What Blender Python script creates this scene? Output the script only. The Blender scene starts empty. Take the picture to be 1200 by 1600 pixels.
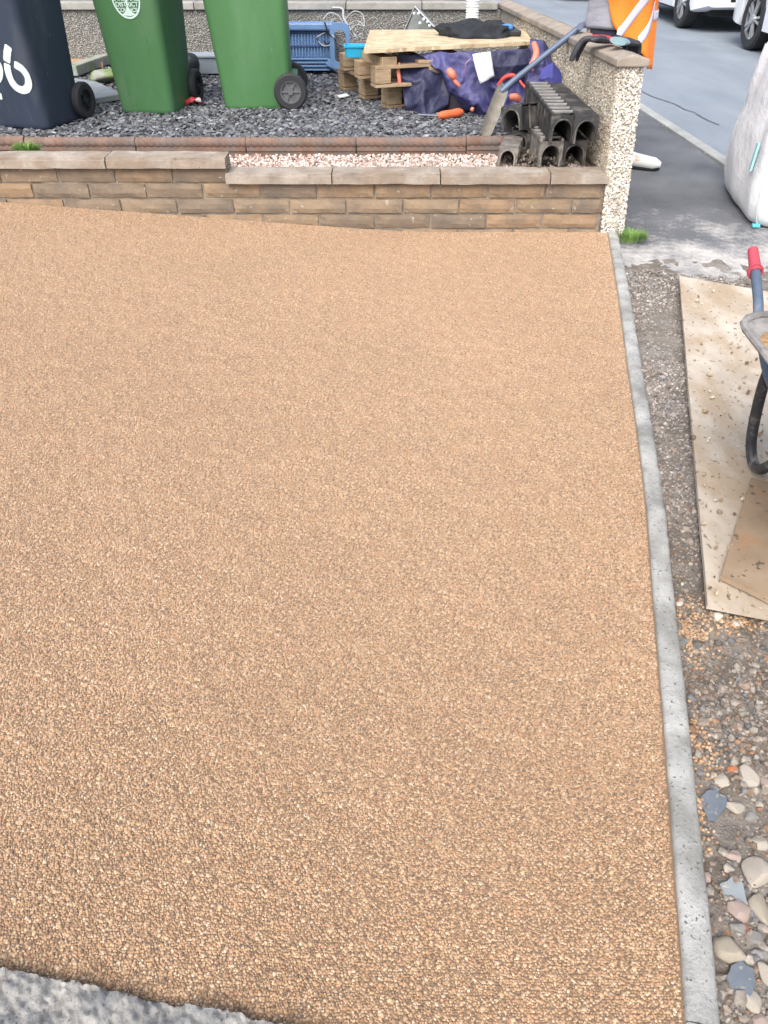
import bpy, bmesh, math, random
import numpy as np
from mathutils import Vector, Matrix, Euler, noise as mnoise
random.seed(7); rng = np.random.default_rng(7)
S = bpy.context.scene
COL = S.collection
R = math.radians
PI = math.pi

# ------------------------------------------------------------------ camera, sky, sun, exposure
CAM_H, PITCH, FPX = 1.33, 38.0, 1200.0
cam_d = bpy.data.cameras.new('camera'); cam = bpy.data.objects.new('camera', cam_d); COL.objects.link(cam)
cam.location = (0, 0, CAM_H); cam.rotation_euler = (R(90-PITCH), 0, 0)
cam_d.sensor_fit = 'VERTICAL'; cam_d.sensor_height = 36; cam_d.lens = 36*FPX/1600
cam_d.clip_end = 2000; cam_d.clip_start = 0.02
S.camera = cam
W = bpy.data.worlds.new('World'); S.world = W; W.use_nodes = True
nt = W.node_tree; sky = nt.nodes.new('ShaderNodeTexSky'); sky.sky_type = 'NISHITA'; sky.sun_disc = False
SUN_EL, SUN_AZ = 50, 200     # azimuth clockwise from +Y
sky.sun_elevation = R(SUN_EL); sky.sun_rotation = R(SUN_AZ); sky.air_density = 1.0; sky.dust_density = 4.0; sky.ozone_density = 1.0
hs = nt.nodes.new('ShaderNodeHueSaturation'); hs.inputs['Saturation'].default_value = .62   # thin bright overcast
bg = nt.nodes['Background']; nt.links.new(sky.outputs[0], hs.inputs['Color']); nt.links.new(hs.outputs[0], bg.inputs[0]); bg.inputs[1].default_value = 0.15
sd = bpy.data.lights.new('sun', 'SUN'); sun = bpy.data.objects.new('sun', sd); COL.objects.link(sun)
sd.energy = 1.3; sd.angle = R(40); sd.color = (1.0, .94, .87)
d = Vector((math.sin(R(SUN_AZ))*math.cos(R(SUN_EL)), math.cos(R(SUN_AZ))*math.cos(R(SUN_EL)), math.sin(R(SUN_EL))))
sun.rotation_euler = d.to_track_quat('Z', 'Y').to_euler(); sun.location = d*30
S.view_settings.view_transform = 'Standard'; S.view_settings.look = 'None'
S.view_settings.gamma = 1; S.view_settings.use_curve_mapping = False
S.view_settings.exposure = 1.0

# ------------------------------------------------------------------ helpers
TH = R(PITCH); CT, ST = math.cos(TH), math.sin(TH)
def ray(px, py):
    a, b = (px-600)/FPX, (py-800)/FPX
    return Vector((a, CT - b*ST, -ST - b*CT))
def P(px, py, z=0.0):                 # where the line of sight meets height z
    r = ray(px, py); t = (z-CAM_H)/r.z
    return Vector((r.x*t, r.y*t, z))
def PY(px, py, Y):                    # ... meets distance Y
    r = ray(px, py); t = Y/r.y
    return Vector((r.x*t, Y, CAM_H + r.z*t))
def tag(o, label=None, cat=None, group=None, kind=None):
    if label: o['label'] = label
    if cat: o['category'] = cat
    if group: o['group'] = group
    if kind: o['kind'] = kind
    return o
def empty(name, loc=(0,0,0), rz=0, label=None, cat=None, group=None):
    o = bpy.data.objects.new(name, None); COL.objects.link(o)
    o.empty_display_size = .1
    o.location = loc; o.rotation_euler = (0, 0, rz)
    return tag(o, label, cat, group)
def link(name, me, mat=None, parent=None, loc=(0,0,0), rot=(0,0,0), smooth=False):
    o = bpy.data.objects.new(name, me); COL.objects.link(o)
    if mat is not None and not me.materials: me.materials.append(mat)
    if parent is not None: o.parent = parent
    o.location = loc; o.rotation_euler = rot
    if smooth: me.polygons.foreach_set('use_smooth', [True]*len(me.polygons))
    return o
def copy_tree(o, parent=None):
    c = o.copy(); COL.objects.link(c)
    if parent is not None: c.parent = parent
    for ch in list(o.children): copy_tree(ch, c)
    return c
class MB:
    def __init__(s): s.v = []; s.f = []
    def add(s, vs, fs):
        n = len(s.v); s.v += [tuple(v) for v in vs]; s.f += [tuple(i+n for i in f) for f in fs]; return s
    def box(s, c, d, rot=None, taper=1.0):
        x, y, z = d[0]/2, d[1]/2, d[2]/2
        vs = [Vector((sx*x*(taper if sz>0 else 1), sy*y*(taper if sz>0 else 1), sz*z)) for sz in (-1,1) for sy in (-1,1) for sx in (-1,1)]
        if rot is not None: m = Euler(rot).to_matrix(); vs = [m@v for v in vs]
        vs = [v+Vector(c) for v in vs]
        return s.add(vs, [(0,2,3,1),(4,5,7,6),(0,1,5,4),(2,6,7,3),(0,4,6,2),(1,3,7,5)])
    def tube(s, pts, r, n=8, cap=True):
        pts = [Vector(p) for p in pts]; rs = r if isinstance(r, (list, tuple)) else [r]*len(pts)
        up = None; vs = []
        for i, p in enumerate(pts):
            t = (pts[min(i+1, len(pts)-1)] - pts[max(i-1, 0)]).normalized()
            if up is None: up = Vector((0,0,1)) if abs(t.z) < .9 else Vector((1,0,0))
            a = up.cross(t).normalized(); b = t.cross(a).normalized(); up = b
            for k in range(n):
                q = 2*PI*k/n; vs.append(p + (a*math.cos(q)+b*math.sin(q))*rs[i])
        fs = [(i*n+k, i*n+(k+1)%n, (i+1)*n+(k+1)%n, (i+1)*n+k) for i in range(len(pts)-1) for k in range(n)]
        if cap: fs += [tuple(range(n-1,-1,-1)), tuple((len(pts)-1)*n+k for k in range(n))]
        return s.add(vs, fs)
    def rings(s, rings, cap=True):
        n = len(rings[0]); vs = [p for r in rings for p in r]
        fs = [(i*n+k, i*n+(k+1)%n, (i+1)*n+(k+1)%n, (i+1)*n+k) for i in range(len(rings)-1) for k in range(n)]
        if cap: fs += [tuple(range(n-1,-1,-1)), tuple((len(rings)-1)*n+k for k in range(n))]
        return s.add(vs, fs)
    def prism(s, poly, z0, z1):         # poly xy ccw
        n = len(poly)
        return s.add([(p[0],p[1],z0) for p in poly]+[(p[0],p[1],z1) for p in poly],
            [tuple(range(n-1,-1,-1)), tuple(range(n,2*n))]+[(k,(k+1)%n,n+(k+1)%n,n+k) for k in range(n)])
    def lathe(s, prof, n=24, m=None, closed=False):   # prof [(r,z)], axis z
        rg = [[Vector((r*math.cos(2*PI*k/n), r*math.sin(2*PI*k/n), z)) for k in range(n)] for r, z in prof]
        if m is not None: rg = [[m@p for p in q] for q in rg]
        if closed: return s.rings(rg+[rg[0]], cap=False)
        return s.rings(rg)
    def mesh(s, name):
        me = bpy.data.meshes.new(name); me.from_pydata(s.v, [], s.f); me.validate()
        bm = bmesh.new(); bm.from_mesh(me); bmesh.ops.recalc_face_normals(bm, faces=bm.faces); bm.to_mesh(me); bm.free()
        return me
    def build(s, name, mat, parent=None, bevel=0, smooth=False, seg=2, loc=(0,0,0), rot=(0,0,0), angle=40):
        o = link(name, s.mesh(name), mat, parent, loc, rot, smooth)
        if smooth:
            try: o.data.set_sharp_from_angle(angle=R(angle))
            except Exception: pass
        if bevel:
            b = o.modifiers.new('bevel', 'BEVEL'); b.width = bevel; b.segments = seg; b.limit_method = 'ANGLE'; b.angle_limit = R(35)
        return o
def spline(pts, n=8):                   # catmull-rom
    pts = [Vector(p) for p in pts]; out = []
    for i in range(len(pts)-1):
        p0, p1, p2, p3 = pts[max(i-1,0)], pts[i], pts[i+1], pts[min(i+2,len(pts)-1)]
        for k in range(n):
            t = k/n; out.append(.5*((2*p1)+(p2-p0)*t+(2*p0-5*p1+4*p2-p3)*t*t+(3*p1-p0-3*p2+p3)*t**3))
    out.append(pts[-1]); return out
def rrect(w, d, r, z, n=4, cx=0, cy=0, dx=0):
    out = []
    for (sx, sy, a0) in ((1,1,0),(-1,1,90),(-1,-1,180),(1,-1,270)):
        for k in range(n+1):
            a = R(a0+90*k/n); out.append(Vector((cx+sx*(w/2-r)+r*math.cos(a), cy+sy*(d/2-r)+r*math.sin(a), z)))
    return out
# ---- materials
def lin(c):
    return tuple(((x/255)/12.92 if x/255 <= .04045 else ((x/255+.055)/1.055)**2.4) for x in c)
def new_mat(name):
    m = bpy.data.materials.new(name); m.use_nodes = True; t = m.node_tree
    return m, t, t.nodes['Principled BSDF']
def N(t, kind, **kw):
    n = t.nodes.new('ShaderNode'+kind)
    for k, v in kw.items():
        if k in n.inputs: n.inputs[k].default_value = v
        else: setattr(n, k, v)
    return n
def ramp(t, fac, stops, interp='LINEAR'):
    n = t.nodes.new('ShaderNodeValToRGB'); e = n.color_ramp; e.interpolation = interp
    while len(e.elements) < len(stops): e.elements.new(.5)
    for i, (p, c) in enumerate(stops):
        e.elements[i].position = p; e.elements[i].color = tuple(c)+(1,) if len(c) == 3 else c
    t.links.new(fac, n.inputs[0]); return n
def mix(t, fac, a, b, mode='MIX'):
    n = t.nodes.new('ShaderNodeMix'); n.data_type = 'RGBA'; n.blend_type = mode
    for sock, v in ((n.inputs[0], fac), (n.inputs[6], a), (n.inputs[7], b)):
        if hasattr(v, 'is_linked'): t.links.new(v, sock)
        elif isinstance(v, (int, float)): sock.default_value = v
        else: sock.default_value = tuple(v)+(1,)
    return n.outputs[2]
def surf(name, stops, scale=8, rough=.7, bump=.3, bscale=60, bdist=.004, detail=6, blotch=None, coords='Object', spec=.4, rnd=None,
         speck=None, metallic=0, coat=0, stretch=None):
    """noise coloured surface; stops=[(pos,rgb)], blotch=(scale,lo,hi,rgb,strength), speck=(scale,thr,rgb), rnd=[(pos,rgb)] tint by object"""
    m, t, b = new_mat(name)
    tc = N(t, 'TexCoord')
    co = tc.outputs[coords] if coords != 'World' else N(t, 'NewGeometry').outputs['Position']
    if stretch:
        mp = N(t, 'Mapping'); mp.inputs['Scale'].default_value = stretch; t.links.new(co, mp.inputs[0]); co = mp.outputs[0]
    if rnd is not None or coords == 'Object':
        oi = N(t, 'ObjectInfo'); ad = N(t, 'VectorMath', operation='ADD'); ml = N(t, 'Math', operation='MULTIPLY'); ml.inputs[1].default_value = 17.3
        t.links.new(oi.outputs['Random'], ml.inputs[0]); t.links.new(co, ad.inputs[0]); t.links.new(ml.outputs[0], ad.inputs[1]); co = ad.outputs[0]
    n1 = N(t, 'TexNoise', Scale=scale, Detail=detail, Roughness=.6); t.links.new(co, n1.inputs['Vector'])
    c = ramp(t, n1.outputs[0], stops).outputs[0]
    if rnd is not None:
        rr = ramp(t, oi.outputs['Random'], rnd, 'CONSTANT').outputs[0]
        c = mix(t, .75, c, rr, 'MULTIPLY') if False else mix(t, .6, c, rr)
    if blotch:
        n2 = N(t, 'TexNoise', Scale=blotch[0], Detail=5, Roughness=.65); t.links.new(co, n2.inputs['Vector'])
        f = ramp(t, n2.outputs[0], [(blotch[1], (0,0,0)), (blotch[2], (blotch[4],)*3)]).outputs[0]
        c = mix(t, f, c, blotch[3])
    if speck:
        n3 = N(t, 'TexNoise', Scale=speck[0], Detail=3); t.links.new(co, n3.inputs['Vector'])
        f = ramp(t, n3.outputs[0], [(speck[1], (0,0,0)), (speck[1]+.05, (1,1,1))]).outputs[0]
        c = mix(t, f, c, speck[2])
    t.links.new(c, b.inputs['Base Color'])
    b.inputs['Roughness'].default_value = rough; b.inputs['Specular IOR Level'].default_value = spec; b.inputs['Metallic'].default_value = metallic
    b.inputs['Coat Weight'].default_value = coat
    if bump:
        n4 = N(t, 'TexNoise', Scale=bscale, Detail=5, Roughness=.65); t.links.new(co, n4.inputs['Vector'])
        bp = N(t, 'Bump', Strength=bump, Distance=bdist); t.links.new(n4.outputs[0], bp.inputs['Height']); t.links.new(bp.outputs[0], b.inputs['Normal'])
    return m
def attr_mat(name, rough=.5, spec=.5, coat=0, tint=None, noise_scale=60, amt=.25, bump=.0):
    """colour from the per-piece attribute 'pc', with fine grain"""
    m, t, b = new_mat(name)
    a = N(t, 'Attribute', attribute_name='pc'); g = N(t, 'NewGeometry')
    n = N(t, 'TexNoise', Scale=noise_scale, Detail=4); t.links.new(g.outputs['Position'], n.inputs['Vector'])
    f = ramp(t, n.outputs[0], [(.3, (1-amt,)*3), (.7, (1+amt,)*3)]).outputs[0]
    c = mix(t, 1.0, a.outputs['Color'], f, 'MULTIPLY')
    if tint:
        n2 = N(t, 'TexNoise', Scale=tint[0], Detail=3); t.links.new(g.outputs['Position'], n2.inputs['Vector'])
        f2 = ramp(t, n2.outputs[0], [(.35, tint[1]), (.65, tint[2])]).outputs[0]
        c = mix(t, 1.0, c, f2, 'MULTIPLY')
    t.links.new(c, b.inputs['Base Color']); b.inputs['Roughness'].default_value = rough
    b.inputs['Specular IOR Level'].default_value = spec; b.inputs['Coat Weight'].default_value = coat; b.inputs['Coat Roughness'].default_value = .3
    return m
def plain(name, c, rough=.5, spec=.5, metallic=0, bump=0, bscale=80, var=.08, coat=0, scale=6, bdist=.003):
    lo = tuple(max(0, x*(1-var)) for x in c); hi = tuple(min(1, x*(1+var)) for x in c)
    return surf(name, [(.3, lo), (.7, hi)], scale=scale, rough=rough, bump=bump, bscale=bscale, spec=spec, metallic=metallic, coat=coat, bdist=bdist)
# ---- scattered pieces as one mesh
def ico(sub=1):
    bm = bmesh.new(); bmesh.ops.create_icosphere(bm, subdivisions=sub, radius=1)
    v = np.array([q.co[:] for q in bm.verts]); f = np.array([[q.index for q in p.verts] for p in bm.faces]); bm.free(); return v, f
ICO1 = ico(1); ICO2 = ico(2)
def rotmats(n, tilt=PI, rg=rng):
    a = rg.uniform(0, 2*PI, n); b = rg.uniform(-tilt, tilt, n); c = rg.uniform(-tilt, tilt, n)
    ca, sa, cb, sb, cc, sc = np.cos(a), np.sin(a), np.cos(b), np.sin(b), np.cos(c), np.sin(c)
    z, o = np.zeros(n), np.ones(n)
    Rz = np.stack([ca,-sa,z, sa,ca,z, z,z,o], 1).reshape(n,3,3); Rx = np.stack([o,z,z, z,cb,-sb, z,sb,cb], 1).reshape(n,3,3)
    Ry = np.stack([cc,z,sc, z,o,z, -sc,z,cc], 1).reshape(n,3,3)
    return Rx@Ry@Rz
def scatter_mesh(name, base, pos, scl, rot, cols, jitter=.0, smooth=True):
    bv, bf = base; n = len(pos); nv = len(bv)
    v = np.repeat(bv[None], n, 0)
    if jitter: v = v*(1+rng.uniform(-jitter, jitter, (n, nv, 1)))
    v = v*scl[:,None,:]; v = np.einsum('nij,nvj->nvi', rot, v)+pos[:,None,:]
    f = bf[None]+(np.arange(n)*nv)[:,None,None]
    me = bpy.data.meshes.new(name); k = bf.shape[1]
    me.vertices.add(n*nv); me.vertices.foreach_set('co', v.reshape(-1).astype(np.float32))
    nf = n*len(bf); me.loops.add(nf*k); me.loops.foreach_set('vertex_index', f.reshape(-1).astype(np.int32))
    me.polygons.add(nf); me.polygons.foreach_set('loop_start', (np.arange(nf)*k).astype(np.int32))
    me.polygons.foreach_set('loop_total', np.full(nf, k, np.int32))
    me.polygons.foreach_set('use_smooth', np.full(nf, smooth))
    at = me.attributes.new('pc', 'FLOAT_COLOR', 'POINT')
    cc = np.concatenate([np.repeat(cols, nv, 0), np.ones((n*nv, 1))], 1)
    at.data.foreach_set('color', cc.reshape(-1).astype(np.float32))
    me.update(); me.validate(); return me
def pick_cols(n, pal, w, var=.15):
    pal = np.array(pal); i = rng.choice(len(pal), n, p=np.array(w)/sum(w)); return np.clip(pal[i]*(1+rng.uniform(-var, var, (n,1))), 0, 1)
def nz(x, y, s=1, o=0): return mnoise.noise(Vector((x*s, y*s, o)))
def sheet(name, poly_fn, x0, x1, y0, y1, st, mat, zf, inside=None, kind='structure'):
    xs = np.arange(x0, x1+st/2, st); ys = np.arange(y0, y1+st/2, st)
    m = MB(); idx = {}
    for j, y in enumerate(ys):
        for i, x in enumerate(xs): m.v.append((x, y, zf(x, y)))
    nx = len(xs)
    for j in range(len(ys)-1):
        for i in range(nx-1):
            if inside is None or inside(xs[i]+st/2, ys[j]+st/2): m.f.append((j*nx+i, j*nx+i+1, (j+1)*nx+i+1, (j+1)*nx+i))
    o = m.build(name, mat, smooth=True); tag(o, kind=kind); return o

# ------------------------------------------------------------------ shared materials
M_concrete = surf('concrete', [(.25, (.20,.20,.19)), (.5, (.34,.34,.32)), (.75, (.46,.46,.44))], scale=14, bump=.6, bscale=160, bdist=.002, coords='World',
                  blotch=(5, .45, .7, (.20,.20,.18), .7), speck=(190, .68, (.10,.10,.10)), rough=.85)
M_tarmac = surf('pavement_tarmac', [(.3, (.055,.058,.065)), (.7, (.10,.105,.115))], scale=3.0, bump=.8, bscale=180, bdist=.004, coords='World', rough=.75,
                blotch=(1.6, .5, .72, (.15,.155,.16), .6), speck=(240, .64, (.2,.2,.2)), spec=.35)
M_road = surf('road_tarmac', [(.3, (.19,.225,.265)), (.7, (.25,.285,.325))], scale=1.4, bump=.5, bscale=140, bdist=.004, coords='World', rough=.8,
              blotch=(.9, .45, .75, (.16,.185,.22), .6), speck=(200, .66, (.33,.34,.35)), stretch=(1.6,.5,1))
M_black = plain('black_plastic', (.018,.019,.023), rough=.45, bump=.15, bscale=90)
M_rubber = plain('rubber', (.02,.021,.025), rough=.7)
M_steel = plain('galvanised_steel', (.42,.43,.45), rough=.4, metallic=.8, var=.15)
M_wood = surf('pallet_wood', [(.25, (.20,.13,.075)), (.5, (.36,.26,.16)), (.8, (.46,.35,.23))], scale=5, bump=.5, bscale=40, rough=.8, stretch=(2,14,14),
              blotch=(3, .5, .75, (.18,.14,.10), .5))

# ------------------------------------------------------------------ ground, road, pavement
KL = [(951,362),(960,415),(969,470),(982,569),(995,657),(1005,730),(1013,800),(1022,925),(1032,1040),(1041,1150),(1054,1319),(1066,1468),(1074,1600),(1088,1800),(1110,2150)]
KR = [(962,362),(971,410),(980,459),(993,547),(1010,640),(1021,700),(1035,800),(1050,930),(1060,1025),(1073,1150),(1094,1333),(1108,1487),(1121,1600),(1142,1800),(1175,2150)]
kl = [P(x, y, .012) for x, y in KL]; kr = [P(x, y, .012) for x, y in KR]
kly = np.array([p.y for p in kl][::-1]); klx = np.array([p.x for p in kl][::-1]); krx = np.interp(kly, np.array([p.y for p in kr][::-1]), np.array([p.x for p in kr][::-1]))
def kx(y): return float(np.interp(y, kly, klx))
def kxr(y): return kx(y)+.052
YW = 4.10
def drive_z(x, y=0):
    t = .27 - x
    return 0.0 if t < 0 else .076*(t*t/(t+.25))
def out_z(x, y): return -.035 + .012*nz(x, y, 5) + .008*nz(x, y, 17, 3)
g = MB(); g.add([(-400,-200,-.35),(400,-200,-.35),(400,900,-.35),(-400,900,-.35)], [(0,1,2,3)])
tag(g.build('ground', surf('soil', [(.3, (.07,.06,.045)), (.7, (.12,.11,.08))], scale=.6, coords='World')), kind='structure')
def road_x(y): return 2.37 - .045*(y-6.5) if y > 4 else 2.48+ (4-y)*.03
rd = MB()
ysr = [-20,-5,0,2,4,5,6,7,8,10,14,20,40,90]
for y in ysr: rd.v += [(road_x(y)-.02, y, -.055), (road_x(y)+7.5, y, -.035)]
for i in range(len(ysr)-1): rd.f.append((2*i, 2*i+1, 2*i+3, 2*i+2))
tag(rd.build('road', M_road), kind='structure')
fp = MB()
for y in ysr: fp.v += [(road_x(y)+7.5, y, .07), (road_x(y)+13.5, y, .09)]
for i in range(len(ysr)-1): fp.f.append((2*i, 2*i+1, 2*i+3, 2*i+2))
tag(fp.build('far_pavement', M_tarmac), kind='structure')
# pavement with dusting of cement near the gateway
def gate_mat():
    m, t, b = new_mat('dusty_tarmac')
    gpos = N(t, 'NewGeometry').outputs['Position']
    n0 = N(t, 'TexNoise', Scale=2.4, Detail=3, Roughness=.5); t.links.new(gpos, n0.inputs['Vector'])
    base = ramp(t, n0.outputs[0], [(.3, (.085,.092,.106)), (.7, (.16,.17,.185))]).outputs[0]
    n0b = N(t, 'TexNoise', Scale=260, Detail=2); t.links.new(gpos, n0b.inputs['Vector'])
    base = mix(t, ramp(t, n0b.outputs[0], [(.6, (0,0,0)), (.68, (.8,.8,.8))]).outputs[0], base, (.30,.31,.32))
    n1 = N(t, 'TexNoise', Scale=3.2, Detail=8, Roughness=.72); t.links.new(gpos, n1.inputs['Vector'])
    n2 = N(t, 'TexNoise', Scale=26, Detail=6, Roughness=.8); t.links.new(gpos, n2.inputs['Vector'])
    sx = N(t, 'SeparateXYZ'); t.links.new(gpos, sx.inputs[0])
    mr = N(t, 'MapRange'); mr.inputs[1].default_value = 5.1; mr.inputs[2].default_value = 3.7; mr.inputs[3].default_value = -.30; mr.inputs[4].default_value = .12
    t.links.new(sx.outputs[1], mr.inputs[0])
    a = N(t, 'Math', operation='ADD'); t.links.new(n1.outputs[0], a.inputs[0]); t.links.new(mr.outputs[0], a.inputs[1])
    m2 = N(t, 'Math', operation='MULTIPLY_ADD'); m2.inputs[1].default_value = .55; t.links.new(n2.outputs[0], m2.inputs[0]); t.links.new(a.outputs[0], m2.inputs[2])
    f = ramp(t, m2.outputs[0], [(.70, (0,0,0)), (.98, (1,1,1))]).outputs[0]
    c = mix(t, f, base, (.52,.50,.475))
    t.links.new(c, b.inputs['Base Color']); b.inputs['Roughness'].default_value = .85
    n4 = N(t, 'TexNoise', Scale=110, Detail=6, Roughness=.7); t.links.new(gpos, n4.inputs['Vector'])
    bp = N(t, 'Bump', Strength=.9, Distance=.006); t.links.new(n4.outputs[0], bp.inputs['Height']); t.links.new(bp.outputs[0], b.inputs['Normal'])
    return m
sheet('pavement', None, 1.0, 2.5, 3.3, 14, .05, gate_mat(), lambda x, y: -.038 + .006*nz(x, y, 3)+.003*nz(x, y, 11, 5), inside=lambda x, y: x < road_x(y)-.09 and x > 1.15-.045*(y-4) )
# flush concrete kerb between pavement and road: laid stones
kroot = empty('kerb', (0,0,0)); tag(kroot, kind='structure')
M_kerb = surf('pale_kerb_concrete', [(.3, (.30,.31,.30)), (.7, (.42,.43,.42))], scale=9, bump=.4, bscale=120, coords='World', blotch=(4,.5,.7,(.2,.21,.2),.6))
y = 3.2
while y < 16:
    y2 = y+.905; a, b2 = road_x(y), road_x(y2)
    MB().add([(a-.09,y,-.2),(a,y,-.2),(b2,y2,-.2),(b2-.09,y2,-.2),(a-.09,y,-.022),(a,y,-.022),(b2,y2,-.022),(b2-.09,y2,-.022)],
             [(3,2,1,0),(4,5,6,7),(0,1,5,4),(1,2,6,5),(2,3,7,6),(3,0,4,7)]).build('kerb_stone', M_kerb, kroot, bevel=.006)
    y = y2+.008
# road surface cracks: thin real recess is too fine; patch seams as low raised tar lines
M_tar = plain('tar_seam', (.09,.10,.12), rough=.7)
for k, pts in enumerate([[(1000,141),(1020,151),(1053,162),(1070,171),(1087,176)],[(1088,178),(1104,187),(1123,195)],[(1012,64),(1070,66),(1135,66)]]):
    q = spline([P(a, b, -.052) + Vector((0,0,0)) for a, b in pts], 8)
    mm = MB()
    for i, p in enumerate(q):
        w = (.010 if k < 2 else .006)*max(.15, 1+1.3*nz(i, k, .9)); t = (q[min(i+1,len(q)-1)]-q[max(i-1,0)]).normalized(); nrm = Vector((-t.y, t.x, 0))
        p = Vector((p.x, p.y, -.055+.02*(p.x-road_x(p.y))/7.5+.003))
        mm.v += [tuple(p+nrm*w), tuple(p-nrm*w)]
    mm.f = [(2*i, 2*i+1, 2*i+3, 2*i+2) for i in range(len(q)-1)]
    tag(mm.build('road_seam', M_tar), kind='structure')

# ------------------------------------------------------------------ driveway
M_resin = attr_mat('bound_gravel', rough=.55, spec=.3, coat=.0, tint=(2.1, (.965,.96,.95), (1.03,1.03,1.03)), noise_scale=400, amt=.15)
M_dbase = surf('resin_bed', [(.3, (.16,.105,.062)), (.7, (.235,.158,.096))], scale=300, coords='World', rough=.6, bump=.5, bscale=400, bdist=.002)
def drive_in(x, y): return x < kx(y)+.01 and y < YW+.02
sheet('driveway', None, -3.6, 1.22, -.6, YW+.02, .04, M_dbase, lambda x, y: drive_z(x)-.0008, inside=lambda x, y: x < kx(y)+.03)
for mm_ in (M_resin, M_dbase):
    bb_ = mm_.node_tree.nodes['Principled BSDF']; bb_.inputs['Sheen Weight'].default_value = .45; bb_.inputs['Sheen Roughness'].default_value = .45; bb_.inputs['Sheen Tint'].default_value = (1,.93,.84,1)
drv = bpy.data.objects['driveway']
PAL = [(.415,.264,.150),(.345,.210,.115),(.475,.330,.207),(.255,.154,.088),(.165,.106,.068),(.54,.41,.285),(.375,.212,.117)]
PWT = [30,26,17,12,5,5,10]
TS, NG = .156, 39
def tile_pts():
    i, j = np.meshgrid(np.arange(NG), np.arange(NG), indexing='ij'); sp = TS/NG
    x = (i+.25+.5*(j%2)+rng.uniform(-.36,.36,i.shape))*sp; y = (j+.5+rng.uniform(-.36,.36,i.shape))*sp
    n = x.size; return np.stack([x.ravel()-TS/2, y.ravel()-TS/2, rng.uniform(-.0008,.0008,n)], 1)
def peb(name, pos):
    n = len(pos); r = np.clip(rng.lognormal(-6.03,.25,(n,1)),.0014,.0042)*rng.uniform(.78,1.28,(n,3)); r[:,2] *= .50
    return scatter_mesh(name, ICO1, pos, r, rotmats(n,.35), pick_cols(n, PAL, PWT, .14), .12)
tiles = []
for k in range(4):
    me = peb('bound_gravel_patch', tile_pts()); me.materials.append(M_resin); tiles.append(bpy.data.objects.new('bound_gravel_patch', me))
TP = []; TR = []; edge = []
# concrete step at the near left: its outline on the drive
STEP = [(-700,1400),(-300,1460),(0,1517),(60,1527),(110,1537),(170,1547),(230,1561),(290,1568),(345,1575),(410,1588),(475,1602),(560,1622),(700,1660)]
sp = [P(a, b, .05) for a, b in STEP]; spx = [p.x for p in sp]; spy = [p.y for p in sp]
def step_y(x): return float(np.interp(x, spx, spy, left=spy[0], right=-9))
yy = -.5
while yy < YW+TS:
    xx = -3.4
    while xx < 1.4:
        cs = [(xx+a*TS/2, yy+b*TS/2) for a in (-1,1) for b in (-1,1)]
        def ok(x, y): return x < kx(y)-.004 and y < YW-.004 and y > step_y(x)+.002
        ins = [ok(*c) for c in cs]
        if all(ins): TP.append((xx, yy, drive_z(xx))); TR.append((0, math.atan((drive_z(xx-.05)-drive_z(xx+.05))/.1), 0, random.randrange(4)))
        elif any(ins):
            q = tile_pts(); q[:,0] += xx; q[:,1] += yy
            q = np.array([p for p in q if ok(p[0]+.001, p[1])])
            if len(q): q[:,2] += [drive_z(p[0]) for p in q]; edge.append(q)
        xx += TS
    yy += TS
pm = bpy.data.meshes.new('bound_gravel_points'); pm.from_pydata([Vector(p) for p in TP], [], [])
a = pm.attributes.new('rot', 'FLOAT_VECTOR', 'POINT')
a.data.foreach_set('vector', np.array([(0, r[1], 0) for r in TR], dtype=np.float32).ravel())
a = pm.attributes.new('spin', 'FLOAT', 'POINT'); a.data.foreach_set('value', np.array([r[3]%2*PI for r in TR], dtype=np.float32))
gobj = link('bound_gravel', pm, None, drv); tag(gobj, kind='stuff')
ng = bpy.data.node_groups.new('bound_gravel_lay', 'GeometryNodeTree')
ng.interface.new_socket('Geometry', in_out='INPUT', socket_type='NodeSocketGeometry'); ng.interface.new_socket('Geometry', in_out='OUTPUT', socket_type='NodeSocketGeometry')
gi = ng.nodes.new('NodeGroupInput'); go = ng.nodes.new('NodeGroupOutput'); iop = ng.nodes.new('GeometryNodeInstanceOnPoints')
gti = ng.nodes.new('GeometryNodeJoinGeometry')
for tobj in tiles:
    oi = ng.nodes.new('GeometryNodeObjectInfo'); oi.inputs['Object'].default_value = tobj; oi.inputs['As Instance'].default_value = True
    ng.links.new(oi.outputs['Geometry'], gti.inputs[0])
na = ng.nodes.new('GeometryNodeInputNamedAttribute'); na.data_type = 'FLOAT_VECTOR'; na.inputs[0].default_value = 'rot'
nb = ng.nodes.new('GeometryNodeInputNamedAttribute'); nb.data_type = 'FLOAT'; nb.inputs[0].default_value = 'spin'
cx_ = ng.nodes.new('ShaderNodeCombineXYZ'); ng.links.new(nb.outputs[0], cx_.inputs[2])
ri = ng.nodes.new('GeometryNodeRotateInstances'); ng.links.new(iop.outputs[0], ri.inputs[0]); ng.links.new(cx_.outputs[0], ri.inputs['Rotation'])
rv = ng.nodes.new('FunctionNodeRandomValue'); rv.data_type = 'INT'
rv.inputs['Min'].default_value = 0
for s_ in rv.inputs:
    if s_.name == 'Max' and s_.type == 'INT': s_.default_value = 3
    if s_.name == 'Min' and s_.type == 'INT': s_.default_value = 0
ro = [s_ for s_ in rv.outputs if s_.type == 'INT' and s_.enabled]
iop.inputs['Pick Instance'].default_value = True
ng.links.new(ro[0], iop.inputs['Instance Index'])
ng.links.new(gi.outputs[0], iop.inputs['Points']); ng.links.new(gti.outputs[0], iop.inputs['Instance']); ng.links.new(na.outputs[0], iop.inputs['Rotation'])
ng.links.new(ri.outputs[0], go.inputs[0])
md = gobj.modifiers.new('lay', 'NODES'); md.node_group = ng
eo = link('bound_gravel_edge', peb('bound_gravel_edge', np.concatenate(edge)), M_resin, drv); tag(eo, kind='stuff')

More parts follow.
